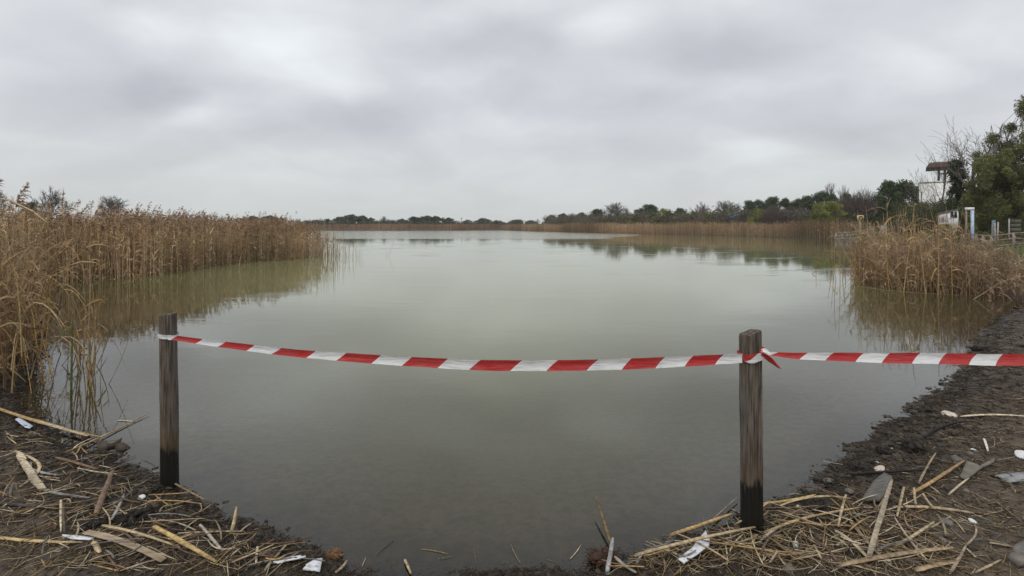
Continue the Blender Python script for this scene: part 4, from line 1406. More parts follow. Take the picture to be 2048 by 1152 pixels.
# --- nearer trees at the right
def ivy_tree():
    rs = np.random.default_rng(91); d = 47.0; x = (1918 - CX) / F * d; z = hz(x, d); H = EYE + (HY - 318) / F * d - z
    e = empty('ivy_clad_tree', (x, d, z))
    sk = skeleton(H, 0.13, rs, 8, 2, 0.7, 0.92, .3, (8, 3, 3), (.2, .5, .5), .3)
    a = Acc(); skel_mesh(a, sk, (0, 1, 2), (7, 4, 3), (0.08, 0.065, 0.05)); a.build('trunk', M['bark'], e)
    n = 46; t = rs.random(n)
    c = np.stack([rs.normal(size=n) * .36 * (1.1 - .5 * t), rs.normal(size=n) * .36 * (1.1 - .5 * t), H * (.30 + .67 * t)], 1)
    b = Acc(); leaf_cards(b, c, rs.uniform(.3, .55, n), 170, .14, np.array((.022, .034, .014)) * rs.uniform(.6, 1.6, (n, 1)), .7); b.build('crown', M['leaf'], e)
    tag(e, 'dark ivy covered tree right of the brown roof', 'tree')


ivy_tree()


def bare_near(seed, px, ty, d, wpx, label, **kw):
    x = (px - CX) / F * d; z = hz(x, d) - .05
    H = EYE - (ty - HY) / F * d - z
    e = make_bare(seed, H / 1.0, minr=0.0075, col=(0.17, 0.145, 0.125), **kw)
    b_ = [c for c in e.children if c.name.startswith('crown')][0]
    co = np.zeros(len(b_.data.vertices) * 3); b_.data.vertices.foreach_get('co', co); co = co.reshape(-1, 3)
    sc = H / co[:, 2].max(); sx = (wpx * d / F) / (np.percentile(co[:, 0], 99) - np.percentile(co[:, 0], 1))
    e.location = (x, d, z); e.scale = (sx, sx, sc)
    tag(e, label, 'tree', 'bare trees around the house')


bare_near(41, 1945, 228, 46, 110, 'tall leafless tree rising behind the big olive tree', limbs=10, spread=.6, trunk_share=.5, kids=(9, 7, 6), r0=.12, first=.3)
bare_near(42, 1876, 288, 50, 92, 'leafless tree in front of the white house and brown roof', limbs=11, spread=.75, trunk_share=.62, kids=(9, 6, 4), r0=.08, first=.25)
bare_near(43, 1842, 335, 48, 70, 'small spreading leafless tree left of the house wall', limbs=9, spread=.95, trunk_share=.55, kids=(8, 5, 4), r0=.05, first=.2)


def big_olive():
    rs = np.random.default_rng(77)
    d = 35.0; x = (2035 - CX) / F * d; z = hz(x, d) - .05
    e = empty('olive_green_tree', (x, d, z))
    a = Acc()
    sk = skeleton(8.2, 0.17, rs, 11, 2, .85, .72, .25, (9, 5, 4), (.55, .5, .5), .16, .06, (-.12, 0))
    skel_mesh(a, sk, (0, 1, 2), (9, 6, 4), (0.085, 0.068, 0.05)); a.build('trunk', M['bark'], e)
    # crown outline as in the photograph: a broad rounded skirt and a looser raised top at right
    def P(px, py, dd=0.0): return at(px, py, d + dd) - np.array([x, d, z])
    c = []
    for (px, py, sx, sy, n) in [(1985, 400, 46, 44, 60), (2010, 350, 40, 36, 44), (1955, 415, 26, 36, 34), (2050, 400, 46, 52, 40), (1965, 320, 13, 22, 9), (1975, 345, 22, 18, 14), (2052, 300, 26, 34, 20), (2020, 292, 12, 18, 7),
                                (2044, 215, 13, 14, 7), (2062, 240, 18, 24, 12), (1988, 275, 7, 9, 3), (2020, 255, 9, 10, 3), (2085, 320, 40, 60, 30), (1945, 385, 14, 22, 9)]:
        for i in range(n):
            c.append(P(px + np.clip(rs.normal(), -1.6, 1.6) * sx * .62, py + np.clip(rs.normal(), -1.6, 1.6) * sy * .62, rs.normal() * 1.0))
    c = np.array(c); n = len(c)
    cols = np.array((0.092, 0.096, 0.037)) * rs.uniform(.55, 1.55, (n, 1))
    b = Acc(); leaf_cards(b, c, rs.uniform(.24, .55, n), 210, .17, cols, .26, .9, .15)
    # twiggy shoots carrying the outer clumps
    k = rs.choice(len(sk), n); base = np.array([sk[i][0][3] for i in k])
    t = np.linspace(0, 1, 4)[None, :, None]; Q = base[:, None] * (1 - t) + c[:, None] * t
    b.tubes(Q, 0.012, 3, np.array((.09, .07, .05)))
    b.build('crown', M['leaf'], e)
    tag(e, 'big olive green tree at the right edge beside the grey rail fence', 'tree')


big_olive()

# ------------------------------------------------------------------ buildings and small structures on the right
def gx(px, d): return (px - CX) / F * d
def gzv(py, d): return EYE - (py - HY) / F * d


def house():
    d = 60.0
    x0, x1 = gx(1838, d), gx(1940, d); z0 = hz(x0, d) - .1
    e = empty('white_house', (x0, d, z0), -math.atan2(x0, d))
    L = lambda px: (gx(px, d) - x0) * .775
    x1 = x0 + (x1 - x0) * .775
    Zz = lambda py: gzv(py, d) - z0
    a = Acc(); a.box((0, 0, 0), (x1 - x0, 6, Zz(366))); a.build('wall', M['wall'], e)
    a = Acc(); a.box((-.08, -.08, Zz(366) + .002), (x1 - x0 + .08, 6.08, Zz(366) + .14)); a.build('parapet', M['wall'], e)
    # brown hipped sheet roof on timber posts over the terrace
    rl, rr, ze, zr = L(1852), L(1921), Zz(336.5), Zz(325)
    V = [(rl, -.5, ze), (rr, -.5, ze), (rr, 4.2, ze), (rl, 4.2, ze), (rl + .35, .9, zr), (rr - .35, .9, zr), (rr - .35, 2.6, zr), (rl + .35, 2.6, zr),
         (rl, -.5, ze - .07), (rr, -.5, ze - .07), (rr, 4.2, ze - .07), (rl, 4.2, ze - .07)]
    a = Acc(); a.add(V, [(0, 1, 5, 4), (1, 2, 6, 5), (2, 3, 7, 6), (3, 0, 4, 7), (4, 5, 6, 7), (8, 9, 1, 0), (9, 10, 2, 1), (10, 11, 3, 2), (11, 8, 0, 3), (11, 10, 9, 8)])
    rf = a.build('roof', M['roof'], e)
    for i in range(7):
        xx = rl + .35 + (rr - rl - .7) * (i + .5) / 7
        P = np.array([[(xx, -.48, ze + .02), (xx, .9, zr + .02)]]); b = Acc(); b.tubes(P, .03, 4); b.build('roof_batten', M['roof'], rf)
    for px in (1878, 1890, 1904, 1916):
        for yy in (.15, 3.6):
            a = Acc(); a.box((L(px) - .07, yy - .07, Zz(366) + .143), (L(px) + .07, yy + .07, ze - .072)); a.build('terrace_post', M['darkwood'], e)
    a = Acc(); a.box((L(1876), .02, Zz(351)), (L(1918), .078, Zz(348.5))); a.build('beam', M['darkwood'], e)
    tag(e, 'white walled house with a brown sheet roof on timber posts, among trees at right', 'house')


house()


def hut():
    d = 46.0
    x0 = gx(1876, d); z0 = hz(x0, d) - .05
    e = empty('white_hut', (x0, d, z0), -math.atan2(x0, d))
    L = lambda px: (gx(px, d) - x0) * .77
    Zz = lambda py: gzv(py, d) - z0
    V = [(0, 0, 0), (L(1916), 0, 0), (L(1916), 2.2, 0), (0, 2.2, 0), (0, 0, Zz(428)), (L(1916), 0, Zz(419)), (L(1916), 2.2, Zz(419)), (0, 2.2, Zz(428))]
    a = Acc(); a.add(V, [(3, 2, 1, 0), (4, 5, 6, 7), (0, 1, 5, 4), (1, 2, 6, 5), (2, 3, 7, 6), (3, 0, 4, 7)]); a.build('wall', M['whitepaint'], e)
    V = [(-.12, -.15, Zz(428) + .01), (L(1916) + .1, -.15, Zz(419) + .01), (L(1916) + .1, 2.3, Zz(419) + .01), (-.12, 2.3, Zz(428) + .01)]
    V += [(x, y, z + .05) for x, y, z in V]
    a = Acc(); a.add(V, [(3, 2, 1, 0), (4, 5, 6, 7), (0, 1, 5, 4), (1, 2, 6, 5), (2, 3, 7, 6), (3, 0, 4, 7)]); a.build('roof', M['greyrail'], e)
    w = Acc(); w.box((L(1900), -.04, Zz(435.5)), (L(1914), -.004, Zz(423.5))); wo = w.build('window', M['whitepaint'], e)
    g = Acc(); g.box((L(1900.7), -.055, Zz(435)), (L(1913.3), -.041, Zz(424))); g.build('pane', M['glass'], wo)
    g = Acc(); g.box((L(1906.8), -.07, Zz(435)), (L(1907.8), -.056, Zz(424))); g.build('mullion', M['whitepaint'], wo)
    rs = np.random.default_rng(5)
    for i in range(7):
        u = 1879 + i * 2.6
        g = Acc(); g.box((L(u), -.02, Zz(445)), (L(u + 1.1), -.004, Zz(431 + rs.uniform(0, 3)))); g.build('red_streak_panel', M['rust'], e)
    tag(e, 'small white hut with a dark window behind the right reed clump', 'hut')
    d = 31.5; x1 = gx(1919, d); z0 = hz(x1, d - .4) - .03
    f = empty('door_frame', (x1, d - .4, z0), -math.atan2(x1, d))
    wd = (gx(1936, d) - x1) * .77
    a = Acc(); a.box((wd - .16, 0, 0), (wd, .14, Zz(421))); a.build('side_post', M['bluepaint'], f)
    a = Acc(); a.box((0, 0.02, 0), (.09, .12, Zz(421))); a.build('side_post', M['greyrail'], f)
    a = Acc(); a.box((-.02, -.01, Zz(421) + .002), (wd + .01, .15, Zz(415.5))); a.build('lintel', M['whitepaint'], f)
    tag(f, 'pale blue and white door frame standing right of the white hut', 'door frame')


hut()


def fence(name, label, pts, h, rails, mat, pw=.09, rh=.05, step=None):
    """posts at the listed points (3D), rails between them"""
    p = np.array(pts, float); e = empty(name, tuple(p[0])); q = p - p[0]
    for v in q:
        a = Acc(); a.box((v[0] - pw / 2, v[1] - pw / 2, v[2] - .15), (v[0] + pw / 2, v[1] + pw / 2, v[2] + h)); a.build('post', mat, e)
    for i in range(len(q) - 1):
        for r in rails:
            A = q[i] + (0, -pw * .5 - .018, h * r); B = q[i + 1] + (0, -pw * .5 - .018, h * r)
            dv = unit(B - A) * .03
            P = np.array([[A - dv, A * .5 + B * .5 + (0, 0, rng.normal() * .012), B + dv]])
            b = Acc(); b.tubes(P, rh / 2 * 1.3, 4); b.build('rail', mat, e)
    tag(e, label, 'fence')


def gpt(px, d):
    x = gx(px, d); return (x, d, hz(x, d))


fence('rail_fence', 'pale rail fence on the grass below the yellow board', [gpt(px, 60) for px in (1672, 1684, 1694.5, 1700.5, 1720, 1735, 1747)], .80, (.95, .52, .12), M['rail'], .11, .07)
fence('rail_fence', 'grey three rail fence below the big olive tree at right', [gpt(px, dd) for px, dd in ((1925, 31), (1940, 30), (1953, 29.2), (1967, 28.4), (1983, 27.5), (2028, 26.3), (2066, 25.2), (2110, 24.2))], .80, (.95, .62, .28), M['greyrail'], .10, .055)


def sign():
    d = 57.0; x = gx(1721, d); z = hz(x, d)
    e = empty('lifebuoy_board', (x, d, z))
    zt, zb = gzv(430.5, d) - z, gzv(442, d) - z; w = 13 * d / F / 2
    a = Acc(); a.box((-.05, .03, -.2), (.05, .12, zb - .002)); a.build('post', M['rail'], e)
    a = Acc(); a.box((-w, 0, zb), (w, .05, zt)); bd = a.build('board', M['sign'], e)
    a = Acc(); a.box((-w - .10, .005, zb), (-w - .002, .045, zt - .05)); a.build('edge_strip', M['rust'], bd)
    # ring buoy hung on the board
    th = np.linspace(0, 2 * math.pi, 25)
    P = np.stack([.2 * np.cos(th), np.full(25, -.05), (zt + zb) / 2 + .2 * np.sin(th)], 1)[None]
    a = Acc(); a.tubes(P, .05, 6); a.build('ring_buoy', M['darkwood'], e, True)
    tag(e, 'yellow square board with a dark ring on a pole beside the pale fence', 'sign')


sign()


def bench(px, label, w=.80):
    d = 59.0; x = gx(px, d); z = hz(x, d)
    e = empty('white_bench', (x, d, z))
    hgt_ = gzv(451, d) - z
    for r in (.97, .80, .63):
        a = Acc(); a.box((-w / 2, 0, hgt_ * r - .09), (w / 2, .03, hgt_ * r)); a.build('back_slat', M['whitepaint'], e)
    for k in range(3):
        a = Acc(); a.box((-w / 2, -.42 + k * .14, hgt_ * .42), (w / 2, -.31 + k * .14, hgt_ * .42 + .03)); a.build('seat_slat', M['whitepaint'], e)
    for s in (-1, 1):
        a = Acc(); a.box((s * w * .42 - .03, .032, -.05), (s * w * .42 + .03, .08, hgt_)); a.build('leg', M['whitepaint'], e)
        a = Acc(); a.box((s * w * .42 - .03, -.40, -.05), (s * w * .42 + .03, -.34, hgt_ * .42 - .002)); a.build('leg', M['whitepaint'], e)
    tag(e, label, 'bench', 'white slatted benches on the grass')


bench(1768, 'white slatted bench nearer the yellow board')
bench(1792, 'white slatted bench farther from the yellow board, half behind reeds')


def shed_blue():
    d = 132.0; x0 = gx(1457, d); z0 = hz(x0, d) - .1
    e = empty('blue_roofed_shed', (x0, d, z0), -math.atan2(x0, d))
    w = (gx(1488, d) - x0) * .92; zt, zl = gzv(425, d) - z0, gzv(436, d) - z0
    a = Acc(); a.box((.2, .2, 0), (w - .2, 3.4, zl - .05)); a.build('wall', M['shed'], e)
    V = [(0, 0, zl), (w, 0, zl + .5), (w, 3.6, zt + .3), (0, 3.6, zt - .4)]; V += [(x, y, z + .12) for x, y, z in V]
    a = Acc(); a.add(V, [(3, 2, 1, 0), (4, 5, 6, 7), (0, 1, 5, 4), (1, 2, 6, 5), (2, 3, 7, 6), (3, 0, 4, 7)]); a.build('roof', M['blueroof'], e)
    tag(e, 'far shed with a blue sheet roof among the trees of the right wood', 'shed')
    # leaning dead trunk
    d = 128.0; b0 = np.array(gpt(1432, d)); P = np.array([[b0, at(1450, 435, d), at(1466, 429, d), at(1480, 424.5, d), at(1488, 421, d)]])
    t_ = empty('leaning_dead_tree', tuple(b0)); a = Acc(); a.tubes(P - b0, np.array([[.16, .15, .13, .10, .07]]), 6, (0.06, 0.05, 0.045)); a.build('trunk', M['bark'], t_, True)
    a = Acc(); a.tubes((np.array([[at(1478, 425, d), at(1484, 424, d), at(1489, 424.5, d)]]) - b0), .06, 5, (.06, .05, .045)); a.build('branch', M['bark'], t_)
    tag(t_, 'dark dead trunk leaning across in front of the blue roof', 'tree')


shed_blue()


def right_shed():
    d = 31.0; x0 = gx(2018, d); z0 = hz(x0, d) - .05
    e = empty('board_screen', (x0, d, z0), -math.atan2(x0, d)); w = (gx(2042, d) - x0) * .72; H = gzv(439, d) - z0
    for i in range(6):
        a = Acc(); a.box((.05, .02, H * i / 6 + .004), (w, .06, H * (i + 1) / 6 - .004)); a.build('board', M['shed'], e)
    a = Acc(); a.box((-.03, 0, 0), (.04, .08, H + .05)); a.build('corner_post', M['rail'], e)
    a = Acc(); a.box((.05, .062, 0), (w, .12, H - .02)); a.build('backing', M['shed'], e)
    tag(e, 'mossy grey board screen under the big olive tree at the right edge', 'screen')
    d = 30.0; x0 = gx(1985, d); z0 = hz(x0, d)
    a = Acc()
    Mx = np.array([[1, 0, .25], [0, 1, .2], [0, 0, 1]])
    a.box((-.10, 0, -.03), (.10, .03, gzv(440, d) - z0), None, Mx)
    o = a.build('leaning_board', M['dullblue'], None, False, (x0, d, z0)); tag(o, 'narrow pale blue board leaning behind the grey rail fence', 'board')
    for k, px in enumerate((1991, 1995)):
        a = Acc(); Mx = np.array([[1, 0, .12 + .06 * k], [0, 1, .15], [0, 0, 1]])
        a.box((-.04, 0, -.03), (.04, .03, gzv(447 - 2 * k, d) - z0), None, Mx)
        o = a.build('leaning_board', M['rail'], None, False, (gx(px, d), d, hz(gx(px, d), d))); tag(o, ['thin greyish board next to the pale blue board behind the fence', 'second thin greyish board, right of the first, behind the fence'][k], 'board')
    d = 225.0; b0 = np.array(gpt(923, d)); a = Acc(); a.tubes(np.array([[(0, 0, 0), (0, 0, gzv(435, d) - b0[2])]]), np.array([[.14, .09]]), 6, (.1, .1, .1))
    a.tubes(np.array([[(-.6, 0, gzv(436.5, d) - b0[2]), (.6, 0, gzv(436.5, d) - b0[2])]]), .06, 4, (.1, .1, .1))
    o = a.build('mast', M['bark'], None, False, tuple(b0)); tag(o, 'thin mast standing between the far groves', 'mast')


right_shed()

# ------------------------------------------------------------------ grass on the right bank
def grass_stuff():
    n = 26000
    x = rng.uniform(11.5, 46, n); y = rng.uniform(11, 64, n)
    h, d = height(x, y, True, True)
    k = (d > 1.1) & (d < 12) & (np.abs(x / y) < 1.12) & (fbm(x * .5, y * .5, 3, 61) > -.25)
    x, y, h = x[k], y[k], h[k]; m = len(x)
    L = rng.uniform(.12, .34, m) * (1 + .4 * (y > 35)); th = rng.uniform(0, 6.283, m); t = np.linspace(0, 1, 3)
    P = np.zeros((m, 3, 3)); o = L[:, None] * .6 * t ** 2 * rng.uniform(.1, 1, m)[:, None]
    P[..., 0] = x[:, None] + o * np.cos(th)[:, None]; P[..., 1] = y[:, None] + o * np.sin(th)[:, None]; P[..., 2] = h[:, None] - .02 + L[:, None] * t
    w = rng.random((m, 1)); C = np.array((.075, .11, .022)) * w + np.array((.15, .13, .05)) * (1 - w)
    a = Acc(); a.ribbons(P, .022 * np.array([1, .8, .15])[None] * (1 + (y > 35)[:, None]), C)
    tag(a.build('bank_grass', M['grass']), 'green and straw coloured grass on the right bank by the fences', 'grass', None, 'stuff')


grass_stuff()

# ------------------------------------------------------------------ mud lumps and fine litter (uncountable)
def cube_sphere():
    g = np.array([-1, 0, 1.0]); V = []; ids = {}
    for x in g:
        for y in g:
            for z in g:
                if max(abs(x), abs(y), abs(z)) == 1:
                    ids[(x, y, z)] = len(V); V.append((x, y, z))
    Q = []
    for ax in range(3):
        for s in (-1, 1):
            for u in (-1, 0):
                for w in (-1, 0):
                    def mk(a, b):
                        c = [0, 0, 0]; c[ax] = s; c[(ax + 1) % 3] = a; c[(ax + 2) % 3] = b; return ids[tuple(float(k) for k in c)]
                    f = (mk(u, w), mk(u + 1, w), mk(u + 1, w + 1), mk(u, w + 1))
                    Q.append(f if s > 0 else f[::-1])
    return unit(np.array(V)), np.array(Q)


CSV, CSQ = cube_sphere()


def lumps(acc, c, r, cols, flat=0.65, rough=0.34):
    n = len(c); k = len(CSV)
    D = CSV[None] * (1 + rough * rng.normal(size=(n, k, 1))) * r[:, None, None] * rng.uniform(.7, 1.35, (n, 1, 3))
    D[..., 2] *= flat
    V = (c[:, None] + D).reshape(-1, 3)
    Q = (CSQ[None] + (np.arange(n) * k)[:, None, None]).reshape(-1, 4)
    acc.add(V, Q, np.repeat(cols, k, axis=0))


def bank_points(n, lo, hi, bias):
    """points on the near banks between lo and hi metres from the waterline"""
    X, Y = [], []
    got = 0
    while got < n:
        a = rng.uniform(-R(52), R(52), n * 3); r = np.exp(rng.uniform(math.log(2.2), math.log(14.0), n * 3))
        x, y = r * np.sin(a), r * np.cos(a)
        d = sdf(x, y)
        k = (d > lo) & (d < hi) & (rng.random(len(d)) < np.exp(-np.abs(d - .05) / bias)) & (y > 2.1)
        X.append(x[k]); Y.append(y[k]); got += k.sum()
    return np.concatenate(X)[:n], np.concatenate(Y)[:n]


def mud_stuff():
    x, y = bank_points(13000, -.16, 3.5, .35); h = height(x, y); rr = np.hypot(x, y)
    r = np.exp(rng.normal(math.log(.0052), .5, len(x))) * np.clip(rr / 3.2, .8, 1.5)
    col = np.array((.062, .047, .033)) * rng.uniform(.3, 1.9, (len(x), 1)) * (0.6 + 0.4 * sstep(.15, .8, sdf(x, y)))[:, None]
    a = Acc(); lumps(a, np.stack([x, y, h + r * .15], 1), r, col)
    tag(a.build('mud_lumps', M['mudlump']), 'dark wet mud crumbs along the water edge', 'mud', None, 'stuff')
    # rootlets, shreds and short straw pressed into the mud
    x, y = bank_points(20000, -.08, 4.5, 1.0); n = len(x)
    th = rng.uniform(0, 6.283, n); L = np.exp(rng.normal(math.log(.045), .5, n)) * np.clip(np.hypot(x, y) / 3.4, .8, 1.8); K = 4; t = np.linspace(-.5, .5, K)
    P = np.zeros((n, K, 3)); cv = rng.normal(size=n)[:, None] * .25 * L[:, None] * (t ** 2)[None] * 4
    P[..., 0] = x[:, None] + np.cos(th)[:, None] * L[:, None] * t - np.sin(th)[:, None] * cv
    P[..., 1] = y[:, None] + np.sin(th)[:, None] * L[:, None] * t + np.cos(th)[:, None] * cv
    P[..., 2] = height(P[..., 0].ravel(), P[..., 1].ravel()).reshape(n, K) + rng.uniform(.001, .012, (n, 1)) + rng.normal(size=(n, K)) * .003
    w = rng.random((n, 1)) ** 2 * (0.15 + 0.85 * sstep(.1, .7, sdf(x, y)))[:, None]
    C = np.array((.038, .028, .019)) * (1 - w) + np.array((.30, .23, .14)) * w
    a = Acc(); a.tubes(P, .0012 * rng.uniform(.6, 1.7, (n, 1)) * np.clip(np.hypot(x, y) / 3.2, .8, 2)[:, None] * np.array([.6, 1, 1, .4])[None], 3, C * rng.uniform(.7, 1.3, (n, 1)))
    tag(a.build('root_litter', M['stalk']), 'fine rootlets and shredded straw matted into the mud', 'litter', None, 'stuff')


mud_stuff()

# ------------------------------------------------------------------ stalks and scraps on the banks
STRAW = (0.40, 0.31, 0.185); PALE = (0.52, 0.43, 0.30); OCHRE = (0.34, 0.225, 0.10); GREYS = (0.21, 0.195, 0.175); DARK = (0.045, 0.036, 0.030); RUST = (0.165, 0.100, 0.060)
SPEC = {}


def lying(name, label, A, B, w, col, flat=.45, lift=0.0, bow=0.0, cat='reed stalk', group=None, mat='stalk', taper=(.85, .5), K=10, sides=6, fork=False, ends=(0, 0)):
    """stalk or splinter lying on the ground from A to B (3D), following the terrain"""
    A = np.array(A, float); B = np.array(B, float)
    t = np.linspace(0, 1, K)[:, None]
    P = A * (1 - t) + B * t
    side = unit(np.cross(B - A, (0, 0, 1.0)))
    P = P + side * (bow * np.linalg.norm(B - A) * np.sin(t * math.pi))
    g = height(P[:, 0], P[:, 1])
    line = np.maximum(g, 0.0 if True else g)
    lo = np.maximum(g, -.004) + w * flat * .5 + lift
    # a stiff stalk spans the hollows: use a low-order fit, raised clear of the ground
    co = np.polyfit(t[:, 0], lo, 2); z = np.polyval(co, t[:, 0]); z = z + np.clip(np.percentile(lo - z, 92), 0, .04)
    P[:, 2] = z + np.linspace(ends[0], ends[1], K)
    e0 = P[0].copy(); P = P - e0
    T = unit(np.gradient(P, axis=0)); S_ = unit(np.cross(T, (0, 0, 1.0))); U_ = np.cross(S_, T)
    prof = np.interp(t[:, 0], [0, .06, .5, .94, 1], [taper[0] * .95, 1, 1, (taper[1] + 1) / 2, taper[1]]) * w / 2
    a = np.arange(sides) * 2 * math.pi / sides + .3
    jag = 1 + .07 * rng.normal(size=(K, sides))
    V = P[:, None] + prof[:, None, None] * jag[..., None] * (S_[:, None] * np.cos(a)[None, :, None] + U_[:, None] * np.sin(a)[None, :, None] * flat)
    i = np.arange(K - 1)[:, None] * sides; j = np.arange(sides)[None]; j2 = (j + 1) % sides
    Q = np.stack([i + j, i + j2, i + sides + j2, i + sides + j], -1).reshape(-1, 4)
    along = 1 + .45 * fbm(t[:, 0] * 7 + A[0] * 31, t[:, 0] * 0 + A[1] * 17, 3, 8)
    tint = np.array(col)[None, None] * along[:, None, None] * rng.uniform(.72, 1.2, (1, sides, 1)) * rng.uniform(.88, 1.1, (K, sides, 1))
    acc = Acc(); acc.add(V.reshape(-1, 3), Q, tint.reshape(-1, 3))
    if sides == 6:
        for b in (0, (K - 1) * 6):
            acc.q.append(np.array([(b, b + 1, b + 2, b + 3), (b, b + 3, b + 4, b + 5)]))
    o = acc.build(name, M[mat], None, True, tuple(e0))
    tag(o, label, cat, group)
    return o


def lp(name, label, x0, y0, x1, y1, wpx, col, **kw):
    """the same from photo pixels"""
    A = ground(x0, y0); B = ground(x1, y1)
    w = wpx * (A[1] + B[1]) / 2 / F
    return lying(name, label, A, B, w, col, **kw)


# traced from the photograph, left bank
lp('split_plank', 'broad pale splintered plank lying below the black weed clump', 172, 1074, 328, 1128, 17, (.36, .28, .19), flat=.25, mat='plank', cat='plank', taper=(1, .9), lift=.012)
lp('split_cane', 'long yellowish split cane pointing at the bottom edge, left bank', 308, 1066, 432, 1138, 12, (.40, .28, .12), flat=.4, lift=.018)
lp('split_cane', 'second long pale cane strip above the splintered plank', 205, 1062, 360, 1102, 8, STRAW, flat=.3, lift=.014)
lp('brown_splinter', 'reddish brown wood splinter tilted up above the black weed clump', 192, 1038, 226, 968, 11, (.21, .14, .092), flat=.4, lift=.02, cat='splinter', mat='plank', ends=(0, .05))
lp('grey_splinter', 'grey wood splinter right of the reddish brown one', 222, 1052, 248, 996, 7, GREYS, flat=.4, lift=.015, cat='splinter')
lp('dark_twig', 'dark twig lying in from the left edge', -20, 1013, 112, 1022, 8, (.05, .04, .035), flat=.8, lift=.004, cat='twig', bow=.02)
lp('yellow_cane', 'yellow cane lying flat from the left edge toward the white strip', -20, 1080, 165, 1092, 9, (.42, .31, .15), flat=.5, lift=.01, taper=(1, .25))
lp('dry_scrap', 'broad pale dry blade with a rounded tip on the left mud', 36, 912, 86, 990, 14, PALE, flat=.16, lift=.012, cat='blade', taper=(.3, .8))
lp('dry_scrap', 'shorter curled pale blade left of the broad one', 30, 908, 40, 978, 7, STRAW, flat=.3, lift=.010, cat='blade', bow=-.15)
lp('grey_strip', 'bent grey strip curving across the left litter', 60, 930, 180, 1004, 9, (.20, .19, .18), flat=.3, lift=.012, cat='strip', bow=.10)
lp('grey_strip', 'straight thin grey strip below the bent one', 62, 946, 118, 956, 6, (.25, .25, .25), flat=.4, lift=.012, cat='strip')
lp('bluish_strip', 'bluish grey plastic strip near the left waterline', 142, 950, 186, 943, 5, (.33, .36, .42), flat=.4, lift=.012, cat='strip')
lp('rusty_stalk', 'rust brown stalk sloping down to the left waterline', 112, 922, 196, 946, 7, RUST, flat=.6, lift=.012)
lp('long_stalk', 'long tan stalk reaching from the left bank into the water', -10, 822, 200, 886, 8, OCHRE, flat=.5, lift=.02, taper=(1, .3))
lp('long_stalk', 'second long tan stalk alongside, pointing at the water', 58, 846, 176, 882, 9, STRAW, flat=.45, lift=.018, taper=(.6, .4))
lp('long_stalk', 'thin ochre stalk floating out from the left bank', 130, 908, 300, 840, 4, OCHRE, flat=.7, lift=.008, taper=(1, .2))
lp('floating_straw', 'short pale leaf floating left of the round post', 235, 850, 272, 853, 3, PALE, flat=.4, lift=.006, cat='leaf', taper=(.3, .3))
lp('thin_stick', 'thin brown stick leaning past the foot of the round post', 326, 966, 412, 1012, 4, (.24, .17, .09), flat=.8, lift=.02, cat='stick')
lp('thin_stick', 'thin tan stick right of the foot of the round post', 330, 1022, 385, 1008, 4, (.28, .2, .1), flat=.8, lift=.015, cat='stick')
lp('straw_pair', 'pair of crossed pale straws left of the black weed clump', 122, 1010, 122, 1076, 5, PALE, flat=.5, lift=.015, cat='straw')
lp('short_stub', 'short thick tan stub below the white strip', 188, 1092, 200, 1115, 11, STRAW, flat=.6, lift=.012, cat='stub')
lp('upright_chip', 'tan chip poking up at the left waterline', 462, 1074, 473, 1042, 7, (.38, .29, .16), flat=.5, lift=.015, cat='chip', ends=(0, .05))
lp('pale_straw', 'pale grey straw slanting down near the left waterline', 400, 1062, 446, 1112, 7, (.36, .31, .25), flat=.5, lift=.015, cat='straw')
lp('pale_straw', 'bright short straw at the lower left waterline', 515, 1100, 512, 1136, 5, PALE, flat=.5, lift=.01, cat='straw')
lp('pale_straw', 'slanting tan straw left of the printed white strip', 530, 1150, 574, 1096, 6, STRAW, flat=.5, lift=.015, cat='straw')
lp('pale_straw', 'short tan straw right of the white scrap', 672, 1152, 694, 1130, 7, STRAW, flat=.5, lift=.012, cat='straw')
lp('dark_stick', 'dark stick under the printed white strip', 470, 1152, 548, 1134, 5, DARK, flat=.7, lift=.008, cat='stick')
lp('pale_straw', 'thin tan straw standing out at the bottom edge left of centre', 810, 1130, 822, 1158, 6, STRAW, flat=.5, lift=.01, cat='straw')
# right bank
lp('grey_cane', 'grey cane stub poking in from the bottom edge right of centre', 1214, 1160, 1226, 1106, 10, (.27, .26, .25), flat=.6, lift=.02, ends=(0, .04))
lp('thin_shoot', 'thin brown shoot rising from the dark root clump right of centre', 1222, 1100, 1190, 1030, 5, (.22, .15, .06), flat=.7, lift=.02, cat='shoot', taper=(1, .25), ends=(0, .06))
lp('grey_stick', 'grey stick sloping down right of the grey cane stub', 1228, 1120, 1272, 1158, 8, (.24, .21, .18), flat=.6, lift=.012, cat='stick')
lp('long_stalk', 'thick ochre stalk ending at the squared post', 1340, 1086, 1464, 1040, 9, (.40, .27, .12), flat=.6, lift=.02)
lp('long_stalk', 'long tan stalk crossing over the white plastic plate', 1270, 1150, 1510, 1086, 8, STRAW, flat=.6, lift=.07, taper=(1, .6))
lp('thin_stick', 'thin grey stick above the thick ochre stalk', 1425, 1052, 1475, 1005, 3.5, (.2, .16, .12), flat=.8, lift=.02, cat='stick')
lp('long_stalk', 'golden stalk lying at the waterline right of the squared post', 1520, 1016, 1632, 997, 6, (.42, .28, .10), flat=.6, lift=.015)
lp('long_stalk', 'long thin tan stalk crossing the foot of the squared post', 1470, 1075, 1540, 1028, 4, STRAW, flat=.8, lift=.06)
lp('split_cane', 'double pale cane standing out steeply in the right litter', 1738, 1146, 1784, 985, 10, (.36, .30, .21), flat=.45, lift=.05, ends=(0, .02))
lp('split_cane', 'pale cane slanting left under the double cane', 1672, 1076, 1738, 1138, 10, (.36, .29, .19), flat=.4, lift=.03)
lp('split_cane', 'brown cane slanting beside the double cane', 1702, 1056, 1766, 1132, 8, (.30, .22, .14), flat=.4, lift=.025)
